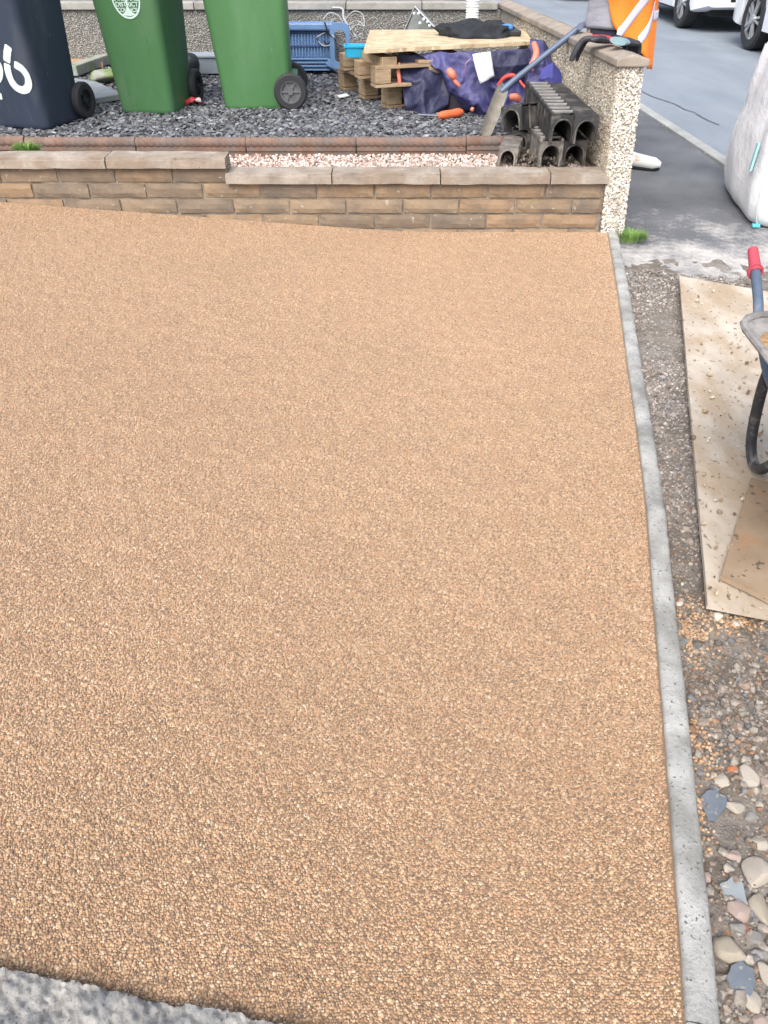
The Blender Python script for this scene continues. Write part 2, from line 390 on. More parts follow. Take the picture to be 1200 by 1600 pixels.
# concrete edging strip on the right of the drive
ks = empty('concrete_edging', (kl[0].x, kl[0].y, 0)); tag(ks, 'long curved pale concrete edging strip along the right side of the drive', 'edging')
M_edge = surf('edging_concrete', [(.25, (.24,.24,.23)), (.5, (.37,.37,.355)), (.75, (.49,.49,.47))], scale=13, bump=.9, bscale=150, bdist=.004, coords='World',
     blotch=(6, .46, .64, (.185,.185,.17), .75), speck=(150, .63, (.11,.11,.105)), rough=.9)
ye0 = YW
while ye0 > -.35:
    ke = MB(); rg = []
    for yv in np.linspace(ye0, ye0-.9125, 60):
        x0 = kx(yv); dx = kx(yv+.02)-kx(yv-.02); nrm = Vector((.04, -dx, 0)).normalized(); ch = .0035*max(0, nz(yv, 9, 22)-.15)*2
        zt = .010+.002*nz(yv, 0, 5); prof = [(-.001,-.12),(.0,zt-.004),(.004,zt),(.018,zt+.002+.0005*nz(yv,4,25)),(.034,zt+.001-ch*.3),(.045-ch,zt-.001-ch),(.0505-ch*.6,zt-.008-ch),(.052,-.12)]
        w = 1+.02*nz(yv, 2, 9)+.008*nz(yv, 5, 60)
        rg.append([Vector((x0,yv,0))+nrm*(u*w)+Vector((0,0,z)) for u, z in prof])
    ke.rings(rg); o = ke.build('edging_stone', M_edge, ks, smooth=True, angle=50); o.location = (-kl[0].x, -kl[0].y, 0)
    ye0 -= .915


# broken concrete step at the near left
st = MB(); pts = []
NX = 150; xs = np.linspace(-1.6, .05, NX)
xs = np.linspace(sp[0].x, sp[-1].x, 420)
rows = []
for u in [0,.003]+[.006+.004*k_ for k_ in range(90)]:
    row = []
    for x in xs:
        ye = step_y(x) + .004*nz(x, 0, 40) + .003*nz(x, 3, 110)
        zz = drive_z(x) + (.0 if u == 0 else .022) - (.007 if u == .004 else 0)+ .007*nz(x*1.0, ye-u, 14) + .012*abs(nz(x, ye-u, 30, 2))+.008*nz(x, ye-u, 90, 2)+.005*nz(x, ye-u, 200, 4)
        if u == 0: zz = drive_z(x)-.01
        row.append(Vector((x, ye-u, zz)))
    rows.append(row)
n_ = len(xs); st.v = [tuple(p) for r in rows for p in r]
st.f = [(j*n_+i, j*n_+i+1, (j+1)*n_+i+1, (j+1)*n_+i) for j in range(len(rows)-1) for i in range(n_-1)]
o = st.build('concrete_step', surf('worn_concrete', [(.3, (.20,.19,.175)), (.5, (.31,.30,.28)), (.68, (.42,.405,.375))], scale=45, bump=.9, bscale=120, bdist=.004, coords='World',
     blotch=(11, .42, .60, (.13,.14,.15), .85), speck=(150, .64, (.09,.09,.09)), rough=.95), smooth=True, angle=80)
tag(o, 'worn grey concrete slab with a broken edge in the near left corner', 'concrete slab')

# ------------------------------------------------------------------ rubble strip right of the edging
def rub_in(x, y): return x > kxr(y)-.02
M_rub = surf('rubble_dirt', [(.25, (.10,.085,.070)), (.5, (.18,.155,.13)), (.75, (.28,.25,.215))], scale=16, bump=1, bscale=90, bdist=.01, coords='World', rough=.9,
             blotch=(2.6, .48, .66, (.30,.285,.265), .75), speck=(80, .62, (.36,.34,.31)))
def rub_z(x, y): return -.03 + .014*nz(x, y, 4) + .010*nz(x, y, 13, 3) + .006*nz(x, y, 35, 6)
sheet('verge', None, .2, 2.5, -.6, 3.8, .02, M_rub, lambda x, y: rub_z(x, y) - max(0, (y-3.3))*.02, inside=rub_in)
bpy.data.objects['verge']['kind'] = 'structure'
# small stones
n = 42000
y = rng.uniform(.2, 3.6, n*3); x = rng.uniform(.35, 1.7, n*3)
dens = np.array([np.clip(.55+1.2*nz(a, b, 3.1, 9), .12, 1) for a, b in zip(x, y)])
keep = (rng.uniform(0, 1, n*3) < dens*np.clip(1.5-.22*y, .6, 1.3)) & (x > np.interp(y, kly, klx)+.056) & (x < .95+.28*y)
x, y = x[keep], y[keep]; n = len(x)
r = np.clip(rng.lognormal(-5.75, .42, n), .0015, .013)
z = np.array([rub_z(a, b) for a, b in zip(x, y)]) + r*.25
sc = r[:,None]*rng.uniform(.65, 1.35, (n,3)); sc[:,2] *= .75
cols = pick_cols(n, [(.23,.195,.165),(.13,.115,.10),(.28,.245,.205),(.24,.145,.09),(.18,.135,.10),(.33,.30,.26),(.125,.125,.13)], [26,18,14,8,16,4,6], .2)
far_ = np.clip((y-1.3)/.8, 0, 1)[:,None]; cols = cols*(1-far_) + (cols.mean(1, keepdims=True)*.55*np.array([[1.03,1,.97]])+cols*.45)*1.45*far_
M_grit = attr_mat('loose_stone', rough=.85, spec=.3, noise_scale=90, amt=.3)
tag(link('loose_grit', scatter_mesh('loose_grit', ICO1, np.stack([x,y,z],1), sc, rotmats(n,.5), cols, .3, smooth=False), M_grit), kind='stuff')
# ochre resin gravel spilt beside the edging
n = 900
cx0 = rng.choice(5, n); cen = np.array([P(1085,960,0)[:2], P(1080,985,0)[:2], P(1100,1150,0)[:2], P(1085,1230,0)[:2], P(1150,960,0)[:2]])
sg = np.array([[.05,.09],[.03,.06],[.03,.08],[.02,.10],[.07,.03]])
q = cen[cx0] + rng.normal(0, 1, (n,2))*sg[cx0]*.6
q = q[q[:,0] > np.interp(q[:,1], kly, klx)+.056]; n = len(q)
z = np.array([rub_z(a, b) for a, b in q])+.003
r = rng.uniform(.0022,.0042,(n,1))*rng.uniform(.8,1.3,(n,3))
tag(link('spilt_gravel', scatter_mesh('spilt_gravel', ICO1, np.stack([q[:,0],q[:,1],z],1), r, rotmats(n,1), pick_cols(n, PAL, PWT), .15), M_resin), kind='stuff')
# medium stones that nobody would count
n = 150
yv = rng.uniform(.25, 1.25, n); xv = np.interp(yv, kly, klx)+.056+np.abs(rng.normal(.13,.10,n)); 
r = rng.uniform(.006,.013,n); z = np.array([rub_z(a, b) for a, b in zip(xv, yv)])+r*.3
sc = r[:,None]*rng.uniform(.7,1.3,(n,3)); sc[:,2] *= .7
tag(link('rubble', scatter_mesh('rubble', ICO1, np.stack([xv,yv,z],1), sc, rotmats(n,.5), pick_cols(n, [(.29,.26,.22),(.23,.205,.175),(.25,.19,.15),(.16,.16,.16)], [5,4,1,2], .15), .22, smooth=False), M_grit), kind='stuff')
# individual stones
def stone_mesh(seed, sub=3, amp=.3, ang=.0):
    bm = bmesh.new(); bmesh.ops.create_icosphere(bm, subdivisions=sub, radius=1)
    rr = random.Random(seed); planes = [(Vector((rr.gauss(0,1), rr.gauss(0,1), rr.gauss(0,1))).normalized(), rr.uniform(.45,.82)) for _ in range(11)]
    for v in bm.verts:
        c = v.co.copy()
        for nn, dd in planes:
            k = c.dot(nn)
            if k > dd: c -= nn*(k-dd)*(.80+.2*ang)
        c *= 1+amp*.35*mnoise.noise(c*1.3+Vector((seed*3,0,0)))+.04*mnoise.noise(c*5+Vector((seed,0,0)))
        v.co = c
    me = bpy.data.meshes.new('stone'); bm.to_mesh(me); bm.free(); return me
def stone_mat(name, c): return surf(name, [(.3, tuple(x*.75 for x in c)), (.7, tuple(min(1,x*1.12) for x in c))], scale=30, bump=.6, bscale=140, bdist=.002, rough=.85,
                                    blotch=(22, .55, .7, tuple(x*.6 for x in c), .5))
MS = {'cream': stone_mat('cream_stone', (.43,.385,.325)), 'pink': stone_mat('pink_stone', (.40,.315,.275)), 'buff': stone_mat('buff_stone', (.39,.345,.275)),
      'grey': stone_mat('grey_stone', (.27,.26,.245)), 'brick': stone_mat('brick_red', (.42,.16,.08)), 'white': stone_mat('white_stone', (.56,.52,.46)),
      'slate': surf('slate', [(.3,(.10,.12,.145)),(.7,(.155,.18,.21))], scale=20, speck=(90,.64,(.26,.24,.21)), bump=.4, bscale=60, rough=.55),
      'pale_slate': surf('pale_slate', [(.3,(.19,.22,.235)),(.7,(.27,.30,.31))], scale=20, bump=.4, bscale=60, rough=.6)}
STN = [ # px, py, w, h, colour, label
 (1142,1481,40,40,'buff','round buff stone touching the lowest blue-grey slate piece'),
 (1183,1363,42,42,'cream','largest pale cream stone, right of the pale slate shard'),
 (1172,1213,36,30,'cream','angular cream stone beside the orange brick chip'),
 (1132,1217,26,22,'cream','cream stone just above the upper blue slate piece'),
 (1148,1198,21,12,'brick','small orange-red brick chip above the cream stones'),
 (1151,1256,25,20,'cream','rounded cream pebble right of the upper blue slate piece'),
 (1176,1272,20,14,'grey','small grey stone right of the rounded cream pebble'),
 (1189,1313,28,20,'cream','flat-topped cream stone at the right edge above the largest one'),
 (1146,1335,24,17,'pink','pinkish oblong stone left of the flat-topped cream stone'),
 (1139,1353,18,13,'cream','small cream stone just above the pale slate shard'),
 (1105,1368,15,14,'pink','lone pink pebble close to the concrete edging'),
 (1157,1423,32,30,'pink','pink-grey lump of stone directly below the pale slate shard'),
 (1189,1418,26,44,'buff','tall buff stone at the right edge below the largest cream one'),
 (1153,1449,21,18,'grey','grey oval stone above the round buff stone'),
 (1170,1451,10,19,'brick','thin pinkish-red chip standing between two grey stones'),
 (1180,1463,22,24,'grey','greyish stone right of the thin red chip'),
 (1190,1487,22,17,'grey','flat grey stone above the lowest slate piece'),
 (1183,1556,28,30,'cream','cream stone below the lowest slate piece'),
 (1198,1515,20,34,'cream','cream stone cut by the right edge beside the lowest slate'),
 (1194,1588,20,20,'pink','pinkish stone in the bottom right corner'),
 (1199,1226,20,30,'pink','pinkish stone at the right edge beside the angular cream one'),
 (1122,962,16,17,'white','white rounded pebble under the near corner of the plywood board'),
 (1150,971,14,15,'white','second pale pebble by the board edge, right of the white one'),
 (1063,943,10,9,'white','tiny white pebble alone beside the edging near the board corner'),
 (1136,957,10,8,'cream','small cream pebble wedged against the board edge between two pale ones'),
]
for i, (px, py, w, h, c, lab) in enumerate(STN):
    p = P(px, py, -.02); Z = p.y*CT+(CAM_H+.02)*ST; sx = w/2*Z/FPX; sy = h/2*Z/FPX*1.05
    me = stone_mesh(i+3, ang=.6 if 'angular' in lab or 'flat' in lab else .1)
    o = link('stone', me, MS[c], smooth=True, rot=(0,0,0)); me.set_sharp_from_angle(angle=R(32)); sz = min(sx, sy)*.8
    o.scale = (sx*1.3, sy*1.3, sz); o.location = (p.x, p.y-.0, rub_z(p.x, p.y)+sz*.38)
    tag(o, lab, 'stone', 'loose stones in the rubble beside the edging')
SL = [([(1098,1240),(1110,1224),(1124,1224),(1142,1235),(1139,1252),(1124,1272),(1112,1268),(1104,1250)],'slate','blue slate piece, uppermost of the three near the edging'),
      ([(1130,1370),(1150,1358),(1162,1362),(1170,1384),(1176,1404),(1158,1398),(1146,1388),(1135,1398)],'pale_slate','pale blue-grey slate shard left of the largest cream stone'),
      ([(1143,1512),(1150,1496),(1165,1487),(1186,1502),(1189,1520),(1182,1546),(1162,1545),(1143,1530)],'slate','dark blue slate piece with a chip hole, lowest of the three')]
for poly, c, lab in SL:
    pts = [P(a, b, 0) for a, b in poly]; pts = [p_ for i_ in range(len(pts)) for p_ in (pts[i_], pts[i_].lerp(pts[(i_+1)%len(pts)], .5)+Vector((random.uniform(-.0025,.0025), random.uniform(-.0025,.0025), 0)))]; cen = sum(pts, Vector())/len(pts)
    m = MB(); n = len(pts); q = [p-cen for p in pts]
    if sum(q[i].x*q[(i+1)%n].y-q[(i+1)%n].x*q[i].y for i in range(n)) < 0: q = q[::-1]
    m.prism([(p.x, p.y) for p in q], -.003, .003)
    o = m.build('slate_piece', MS[c], bevel=.0015, loc=(cen.x, cen.y, rub_z(cen.x, cen.y)+.007), rot=(R(3), R(-4), 0))
    tag(o, lab, 'slate piece', 'slate pieces in the rubble')

# ------------------------------------------------------------------ low brick garden wall
bw = empty('low_brick_wall', (0, YW, 0), label='low brown brick retaining wall with flat coping stones across the far end of the drive', cat='wall')
M_brick = surf('walling_brick', [(.3, (.155,.115,.075)), (.5, (.27,.195,.125)), (.72, (.37,.265,.165))], scale=9, bump=.6, bscale=38, bdist=.006, rough=.9,
   rnd=[(0,(.29,.195,.12)),(.22,(.175,.14,.11)),(.40,(.26,.20,.145)),(.58,(.33,.225,.135)),(.72,(.15,.13,.11)),(.84,(.24,.175,.115)),(.93,(.29,.225,.155))],
   blotch=(7, .45, .66, (.125,.11,.095), .6), speck=(30, .67, (.36,.315,.26)))
M_mortar = surf('mortar', [(.3, (.20,.17,.135)), (.7, (.34,.29,.23))], scale=14, bump=.8, bscale=110, coords='World', rough=.9, blotch=(5,.5,.65,(.12,.105,.09),.8))
XL, XR = -2.9, 1.133; XS = -.785; CH = .0765; LB = .291
core = MB().box(((XL+XR)/2, .056, .03), (XR-XL, .090, .42)).box(((XL+XS)/2, .056, .277), (XS-XL-.004, .088, .08))
core.build('mortar', M_mortar, bw)
bmesh_var = []
for k in range(6):
    bm = bmesh.new(); bmesh.ops.create_cube(bm, size=1)
    bmesh.ops.scale(bm, vec=(LB-.011, .10, CH-.011), verts=bm.verts)
    bmesh.ops.subdivide_edges(bm, edges=[e for e in bm.edges if abs(e.verts[0].co.x-e.verts[1].co.x) > .1], cuts=7)
    bmesh.ops.subdivide_edges(bm, edges=[e for e in bm.edges if abs(e.verts[0].co.z-e.verts[1].co.z) > .02], cuts=2)
    for v in bm.verts:
        u = Vector((v.co.x*14+k*9, v.co.z*30, k*5))
        if v.co.y < 0:
            edge_ = max(abs(v.co.x)/((LB-.011)/2), abs(v.co.z)/((CH-.011)/2))
            v.co.y += .005*mnoise.noise(u)+(.0035 if edge_ > .99 else -.001)
        v.co.z += .0022*mnoise.noise(u+Vector((0,0,3))); v.co.x += .0025*mnoise.noise(u*2)
    me = bpy.data.meshes.new('brick'); bm.to_mesh(me); bm.free(); me.materials.append(M_brick); bmesh_var.append(me)
for c in range(6):        # course 0 lies under the left coping
    zt = .322 - c*CH + (.0 if c == 0 else .0)
    off = .533 if c % 2 == 1 else .533+LB/2
    x = off
    while x > XL: x -= LB
    while x < XR-.03:
        a, b = max(x, XL), min(x+LB, XR)
        if c == 0: b = min(b, XS+.002)
        if b-a > .05 and (c > 0 or a < XS) and zt > drive_z(a)-.02:
            o = link('brick', random.choice(bmesh_var), None, bw, ((a+b)/2+random.uniform(-.002,.002), .050+random.uniform(-.003,.003), zt-CH/2), (0, R(random.uniform(-.5,.5)), R(random.uniform(-.6,.6))))
            o.scale = ((b-a)/LB, 1, 1)
        x += LB
M_cop = surf('coping_stone', [(.25, (.22,.185,.15)), (.5, (.33,.285,.24)), (.75, (.43,.385,.335))], scale=10, bump=.7, bscale=120, bdist=.003, rough=.9,
    blotch=(6, .45, .62, (.23,.17,.12), .7), speck=(60, .66, (.18,.16,.13)))
def coping(x0, x1, zt, y0=-.03, y1=.115, th=.048, parent=bw):
    L = x1-x0; bm = bmesh.new(); bmesh.ops.create_cube(bm, size=1); bmesh.ops.scale(bm, vec=(L-.006, y1-y0, th), verts=bm.verts)
    bmesh.ops.subdivide_edges(bm, edges=[e for e in bm.edges if abs(e.verts[0].co.x-e.verts[1].co.x) > L*.5], cuts=20)
    bmesh.ops.bevel(bm, geom=[e for e in bm.edges if abs(e.verts[0].co.x-e.verts[1].co.x) > .01 and e.verts[0].co.y < 0 and e.verts[0].co.z > 0 and e.verts[1].co.z > 0 and e.verts[1].co.y < 0], offset=.012, segments=2, affect='EDGES')
    s = random.random()*50
    for v in bm.verts:
        q = Vector((v.co.x*11+s, v.co.y*20, v.co.z*30)); v.co.y += .004*mnoise.noise(q); v.co.z += .003*mnoise.noise(q+Vector((9,0,0)))
    me = bpy.data.meshes.new('coping_stone'); bm.to_mesh(me); bm.free()
    return link('coping_stone', me, M_cop, parent, ((x0+x1)/2, (y0+y1)/2, zt-th/2), (0, R(random.uniform(-.25,.25)), R(random.uniform(-.4,.4))), smooth=False)
for a, b in ((-2.9,-2.6),(-2.6,-1.99),(-1.99,-1.385),(-1.385,-.787)): coping(a, b, .370)
for a, b in ((-.80,-.262),(-.262,.285),(.285,.838),(.838,1.134)): coping(a, b, .296)

# ------------------------------------------------------------------ garden bed
GZ = .325
def side_x(y): return 1.150 - (y-4.1)*(.20/3.1)      # inner face of the side wall
M_soil = surf('dark_bed', [(.3, (.035,.037,.042)), (.7, (.075,.08,.09))], scale=40, bump=1, bscale=60, bdist=.01, coords='World', rough=.9)
def bed_z(x, y): return GZ-.012+.010*nz(x, y, 2.3)+.02*max(0, (y-5.2))*.3
sheet('garden_bed', None, -3.6, 1.15, 4.52, 7.3, .06, M_soil, bed_z, inside=lambda x, y: x < side_x(y)+.03)
MB().add([(-3.6,YW+.09,.262),(1.12,YW+.09,.262),(1.12,4.56,.262),(-3.6,4.56,.262)], [(0,1,2,3)]).build('gravel_strip_base', surf('strip_soil', [(.3,(.16,.12,.10)),(.7,(.28,.22,.19))], scale=30, coords='World', bump=.8))
tag(bpy.data.objects['gravel_strip_base'], kind='structure'); bpy.data.objects['gravel_strip_base'].name = 'planting_strip'
# slate chippings
FL = (np.array([[-1,-.5,-1],[.2,-1,-1],[1,-.2,-1],[.6,.9,-1],[-.7,.8,-1],[-.9,-.4,1],[.2,-.85,1],[.85,-.15,1],[.5,.75,1],[-.6,.7,1]], float), None)
fl_f = [(4,3,2),(4,2,1),(4,1,0),(5,6,7),(5,7,8),(5,8,9)]
for k in range(5): a, b = k, (k+1)%5; fl_f += [(a,b,5+b),(a,5+b,5+a)]
FLAKE = (FL[0], np.array(fl_f))
n = 27000
x = rng.uniform(-3.3, 1.15, n); y = 4.57+(7.15-4.57)*rng.uniform(0,1,n)**1.25
k_ = (x < 1.14-(y-4.1)*.0645); x, y = x[k_], y[k_]; n = len(x)
z = np.array([bed_z(a, b) for a, b in zip(x, y)])+rng.uniform(.002,.016,n)
sz = rng.uniform(.009,.021,n); sc = np.stack([sz*rng.uniform(.8,1.5,n), sz*rng.uniform(.5,1,n), sz*rng.uniform(.12,.28,n)], 1)
M_slatec = attr_mat('slate_chip', rough=.5, spec=.5, noise_scale=60, amt=.25)
cols = pick_cols(n, [(.075,.08,.09),(.12,.128,.142),(.19,.20,.215),(.042,.044,.05),(.27,.28,.295),(.13,.11,.11)], [28,30,20,14,5,5], .2)
tag(link('slate_chippings', scatter_mesh('slate_chippings', FLAKE, np.stack([x,y,z],1), sc, rotmats(n,.5), cols, .15, smooth=False), M_slatec), kind='stuff')
# pink gravel in the strip
n = 9500
x = rng.uniform(-3.0, 1.05, n); y = rng.uniform(YW+.10, 4.53, n); k_ = (x > XS-.3) | (rng.uniform(0,1,n) < .5); x, y = x[k_], y[k_]; n = len(x)
r = rng.uniform(.0045,.0095,n); z = .268+rng.uniform(0,.016,n)
sc = r[:,None]*rng.uniform(.7,1.3,(n,3))
M_pinkg = attr_mat('pink_gravel', rough=.85, spec=.3, noise_scale=120, amt=.2)
tag(link('pink_gravel', scatter_mesh('pink_gravel', ICO1, np.stack([x,y,z],1), sc, rotmats(n), pick_cols(n, [(.50,.38,.33),(.62,.53,.47),(.38,.27,.23),(.70,.64,.58),(.28,.23,.21)], [8,7,6,4,2]), .25, smooth=False), M_pinkg), kind='stuff')
# rope-topped edging tiles
M_rope = surf('terracotta_edging', [(.3, (.13,.080,.060)), (.6, (.215,.135,.102)), (.8, (.30,.215,.175))], scale=10, bump=.6, bscale=90, rough=.85, blotch=(8,.42,.6,(.15,.13,.12),.8))
re_ = empty('rope_edging', (0, 4.535, .26), label='reddish brown rope-topped edging tiles between the slate bed and the gravel strip', cat='garden edging')
def rope_mesh(L):
    m = MB(); rg = []; ns = int(L/.0045)
    for i in range(ns+1):
        s_ = i/ns*L; e = min(s_, L-s_); rr0 = .0235 if e > .004 else .021
        rg.append([Vector((s_, -(rr0+.0045*abs(math.cos(1.5*q+PI*s_/.036))-.002)*math.cos(q), .085+(rr0+.0045*abs(math.cos(1.5*q+PI*s_/.036)))*math.sin(q))) for q in [2*PI*k/16 for k in range(16)]])
    m.rings(rg); m.box((L/2, .0, .026), (L-.004, .034, .10)); m.box((L/2, -.006, .052), (L-.004, .036, .012))
    return m.mesh('edging_tile')
me = rope_mesh(.597); me.materials.append(M_rope); me.polygons.foreach_set('use_smooth', [True]*len(me.polygons))
me.set_sharp_from_angle(angle=R(50))
x = -3.15
while x < .75:
    link('edging_tile', me, None, re_, (x, random.uniform(-.004,.004), random.uniform(-.004,.003)), (0, R(random.uniform(-.3,.3)), R(random.uniform(-.4,.4)))); x += .6

# ------------------------------------------------------------------ pebbledashed walls
def dash_mat(name, c1, c2, c3):
    m, t, b = new_mat(name); gp = N(t, 'NewGeometry').outputs['Position']
    v = N(t, 'TexVoronoi', Scale=95); t.links.new(gp, v.inputs['Vector'])
    sep = N(t, 'SeparateColor'); t.links.new(v.outputs['Color'], sep.inputs[0])
    c = ramp(t, sep.outputs[0], [(0, c1), (.45, c2), (.85, c3), (1, tuple(min(1,x*1.25) for x in c3))]).outputs[0]
    ga = ramp(t, v.outputs['Distance'], [(.3, (1,1,1)), (.62, (0,0,0))])
    c = mix(t, ga.outputs[0], tuple(x*.75 for x in c1), c)
    n2 = N(t, 'TexNoise', Scale=2.2, Detail=5); t.links.new(gp, n2.inputs['Vector'])
    c = mix(t, ramp(t, n2.outputs[0], [(.5, (0,0,0)), (.7, (.6,.6,.6))]).outputs[0], c, tuple(x*.7 for x in c1))
    t.links.new(c, b.inputs['Base Color']); b.inputs['Roughness'].default_value = .85
    bp = N(t, 'Bump', Strength=1.0, Distance=.008); iv = N(t, 'Math', operation='SUBTRACT'); iv.inputs[0].default_value = 1; t.links.new(v.outputs['Distance'], iv.inputs[1])
    t.links.new(iv.outputs[0], bp.inputs['Height']); t.links.new(bp.outputs[0], b.inputs['Normal']); return m
M_dash = dash_mat('cream_pebbledash', (.34,.30,.24), (.46,.42,.35), (.56,.53,.47))
M_dashg = dash_mat('grey_pebbledash', (.19,.185,.17), (.30,.29,.27), (.40,.39,.36))
def lx(y, z): return -.050*max(0, z)/.76*min(1, max(0, (7.3-y)/3.2))
def wtop(y): return .762 - (y-4.1)*.012
TW = .118
LEAN = .035
sw = empty('pebbledashed_side_wall', (0,0,0), label='cream pebbledashed side wall with brown coping whose near end meets the brick wall', cat='wall')
ys = np.linspace(4.085, 7.35, 60); m = MB(); rg = []
for yv in ys:
    xi = side_x(yv)-.012; zt = wtop(yv); ln = LEAN*min(1, max(0, (6-yv)/1.9))
    rg.append([Vector((xi, yv, -.1)), Vector((xi, yv, 0)), Vector((xi+lx(yv,zt), yv, zt)), Vector((xi+TW+lx(yv,zt), yv, zt)), Vector((xi+TW, yv, 0)), Vector((xi+TW, yv, -.1))])
m.rings(rg); m.build('wall_body', M_dash, sw)
# real dash stones on the near end and near inner face
def dash(name, pos, nrm, pal, w, mat, parent):
    pos[:,0] += [lx(a_, b_) for a_, b_ in zip(pos[:,1], pos[:,2])]
    n = len(pos); r = rng.uniform(.0032,.0062,(n,1))*rng.uniform(.7,1.35,(n,3))
    ax = np.abs(np.array(nrm)) > .5; r[:,ax] *= .8
    return tag(link(name, scatter_mesh(name, ICO1, pos, r, rotmats(n,.8), pick_cols(n, pal, w, .15), .3, smooth=False), mat, parent), kind='stuff')
M_dst = attr_mat('dash_stone', rough=.8, spec=.35, noise_scale=80, amt=.2)
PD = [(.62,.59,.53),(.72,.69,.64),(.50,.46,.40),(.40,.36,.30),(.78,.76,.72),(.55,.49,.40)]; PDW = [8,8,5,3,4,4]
n = 2500; xi = side_x(4.085)-.012
pos = np.stack([rng.uniform(xi, xi+TW, n), np.full(n, 4.083)+rng.uniform(-.002,.002,n), rng.uniform(-.06, wtop(4.1)-.002, n)], 1)
dash('end_dash', pos, (0,1,0), PD, PDW, M_dst, sw)
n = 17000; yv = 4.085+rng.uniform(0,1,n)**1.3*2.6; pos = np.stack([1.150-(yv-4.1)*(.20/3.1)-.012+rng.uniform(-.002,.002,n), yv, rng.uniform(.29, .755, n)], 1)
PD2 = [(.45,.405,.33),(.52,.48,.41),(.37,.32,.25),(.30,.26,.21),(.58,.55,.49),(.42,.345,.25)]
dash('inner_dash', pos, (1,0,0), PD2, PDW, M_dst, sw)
n = 6000; yv = 4.085+rng.uniform(0,1,n)*1.2; pos = np.stack([1.150-(yv-4.1)*(.20/3.1)-.012+TW+rng.uniform(-.002,.002,n), yv, rng.uniform(-.05, .755, n)], 1)
dash('outer_dash', pos, (1,0,0), PD, PDW, M_dst, sw)
M_copb = surf('brown_coping', [(.3, (.24,.20,.16)), (.7, (.38,.33,.28))], scale=9, bump=.5, bscale=90, rough=.85, blotch=(5,.5,.65,(.16,.15,.13),.6))
y0 = 4.058
while y0 < 7.0:
    L = .56; y1 = y0+L; xa, xb = side_x(y0)-.030+lx(y0,.76), side_x(y1)-.030+lx(y1,.76); w = .152; za, zb = wtop(y0)+.002, wtop(y1)+.002; m = MB()
    for (xx, yv, z_) in ((xa,y0+.004,za),(xb,y1,zb)):
        m.v += [(xx,yv,z_),(xx+w,yv,z_),(xx+w,yv,z_+.032),(xx+w*.5,yv,z_+.050),(xx,yv,z_+.032)]
    m.f = [(0,1,2,3,4),(9,8,7,6,5)]+[(k,(k+1)%5,5+(k+1)%5,5+k) for k in range(5)]
    m.build('coping_stone', M_copb, sw, bevel=.006); y0 = y1
bk = empty('pebbledashed_back_wall', (0,7.25,0), label='grey pebbledashed wall with concrete coping behind the bins and pallets', cat='wall')
MB().box((-1.4, .06, .30), (4.9, .12, .84)).build('wall_body', M_dashg, bk)
x = -3.9
M_copg = surf('grey_coping', [(.3, (.26,.255,.235)), (.7, (.38,.37,.34))], scale=7, bump=.4, bscale=90, rough=.85, blotch=(5,.5,.65,(.18,.18,.16),.6))
while x < .9:
    MB().box((x+.3, .06, .745), (.594, .17, .05)).build('coping_stone', M_copg, bk, bevel=.006); x += .6

# grass tufts
M_grass = surf('grass_blade', [(.3, (.10,.20,.04)), (.7, (.22,.36,.09))], scale=30, bump=0, rough=.6, coords='World')
def tuft(p, n, h, rad, label):
    m = MB()
    for k in range(n):
        a = random.uniform(0, 2*PI); rr = rad*math.sqrt(random.random()); b = Vector((rr*math.cos(a), rr*math.sin(a)*.6, -.004))
        hh = h*random.uniform(.4,1)*(1-.5*rr/rad); l = Vector((math.cos(a), math.sin(a), 0))*hh*random.uniform(.3,1.1); w = .0022; s_ = Vector((-math.sin(a)*w, math.cos(a)*w, 0))
        p1 = b+l*.4+Vector((0,0,hh*.7)); p2 = b+l+Vector((0,0,hh*.85))
        m.add([b-s_, b+s_, p1+s_*.8, p1-s_*.8, p2], [(0,1,2,3),(3,2,4)])
    o = link('grass_tuft', m.mesh('grass_tuft'), M_grass, loc=p); tag(o, label, 'grass tuft', 'grass tufts'); return o
tuft(P(40,238,.34)+Vector((0,.02,.0)), 420, .075, .07, 'small green grass tuft behind the left coping stones in front of the dark bin')
tuft(P(984,377,-.03)+Vector((0,0,.012)), 300, .085, .085, 'low bright green weed growing at the foot of the cream pebbledashed wall end')

# ------------------------------------------------------------------ wheelie bins
def wheel_parts(root, c, r, w, tyre_m=None, hub_m=None, axis='X', spokes=6):
    ax = empty('wheel', c); ax.parent = root
    m = Matrix.Rotation(PI/2, 4, 'Y')
    MB().lathe([(r*.62,-w/2),(r*.9,-w/2),(r,-w*.3),(r,w*.3),(r*.9,w/2),(r*.62,w/2)], 28, m, True).build('tyre', tyre_m or M_rubber, ax, smooth=True)
    h = MB().lathe([(r*.64,-w*.42),(r*.66,-w*.2),(r*.66,w*.2),(r*.64,w*.42),(r*.55,w*.42),(r*.55,-w*.42)], 28, m, True).lathe([(r*.16,-w*.45),(r*.16,w*.45)], 14, m)
    for k in range(spokes):
        a = 2*PI*k/spokes; h.box((0, math.cos(a)*r*.36, math.sin(a)*r*.36), (w*.5, r*.44, r*.10), rot=(a,0,0))
    h.lathe([(r*.56,-w*.06),(r*.56,w*.06)], 24, m)
    h.build('wheel_hub', hub_m or M_black, ax, smooth=True)
    return ax
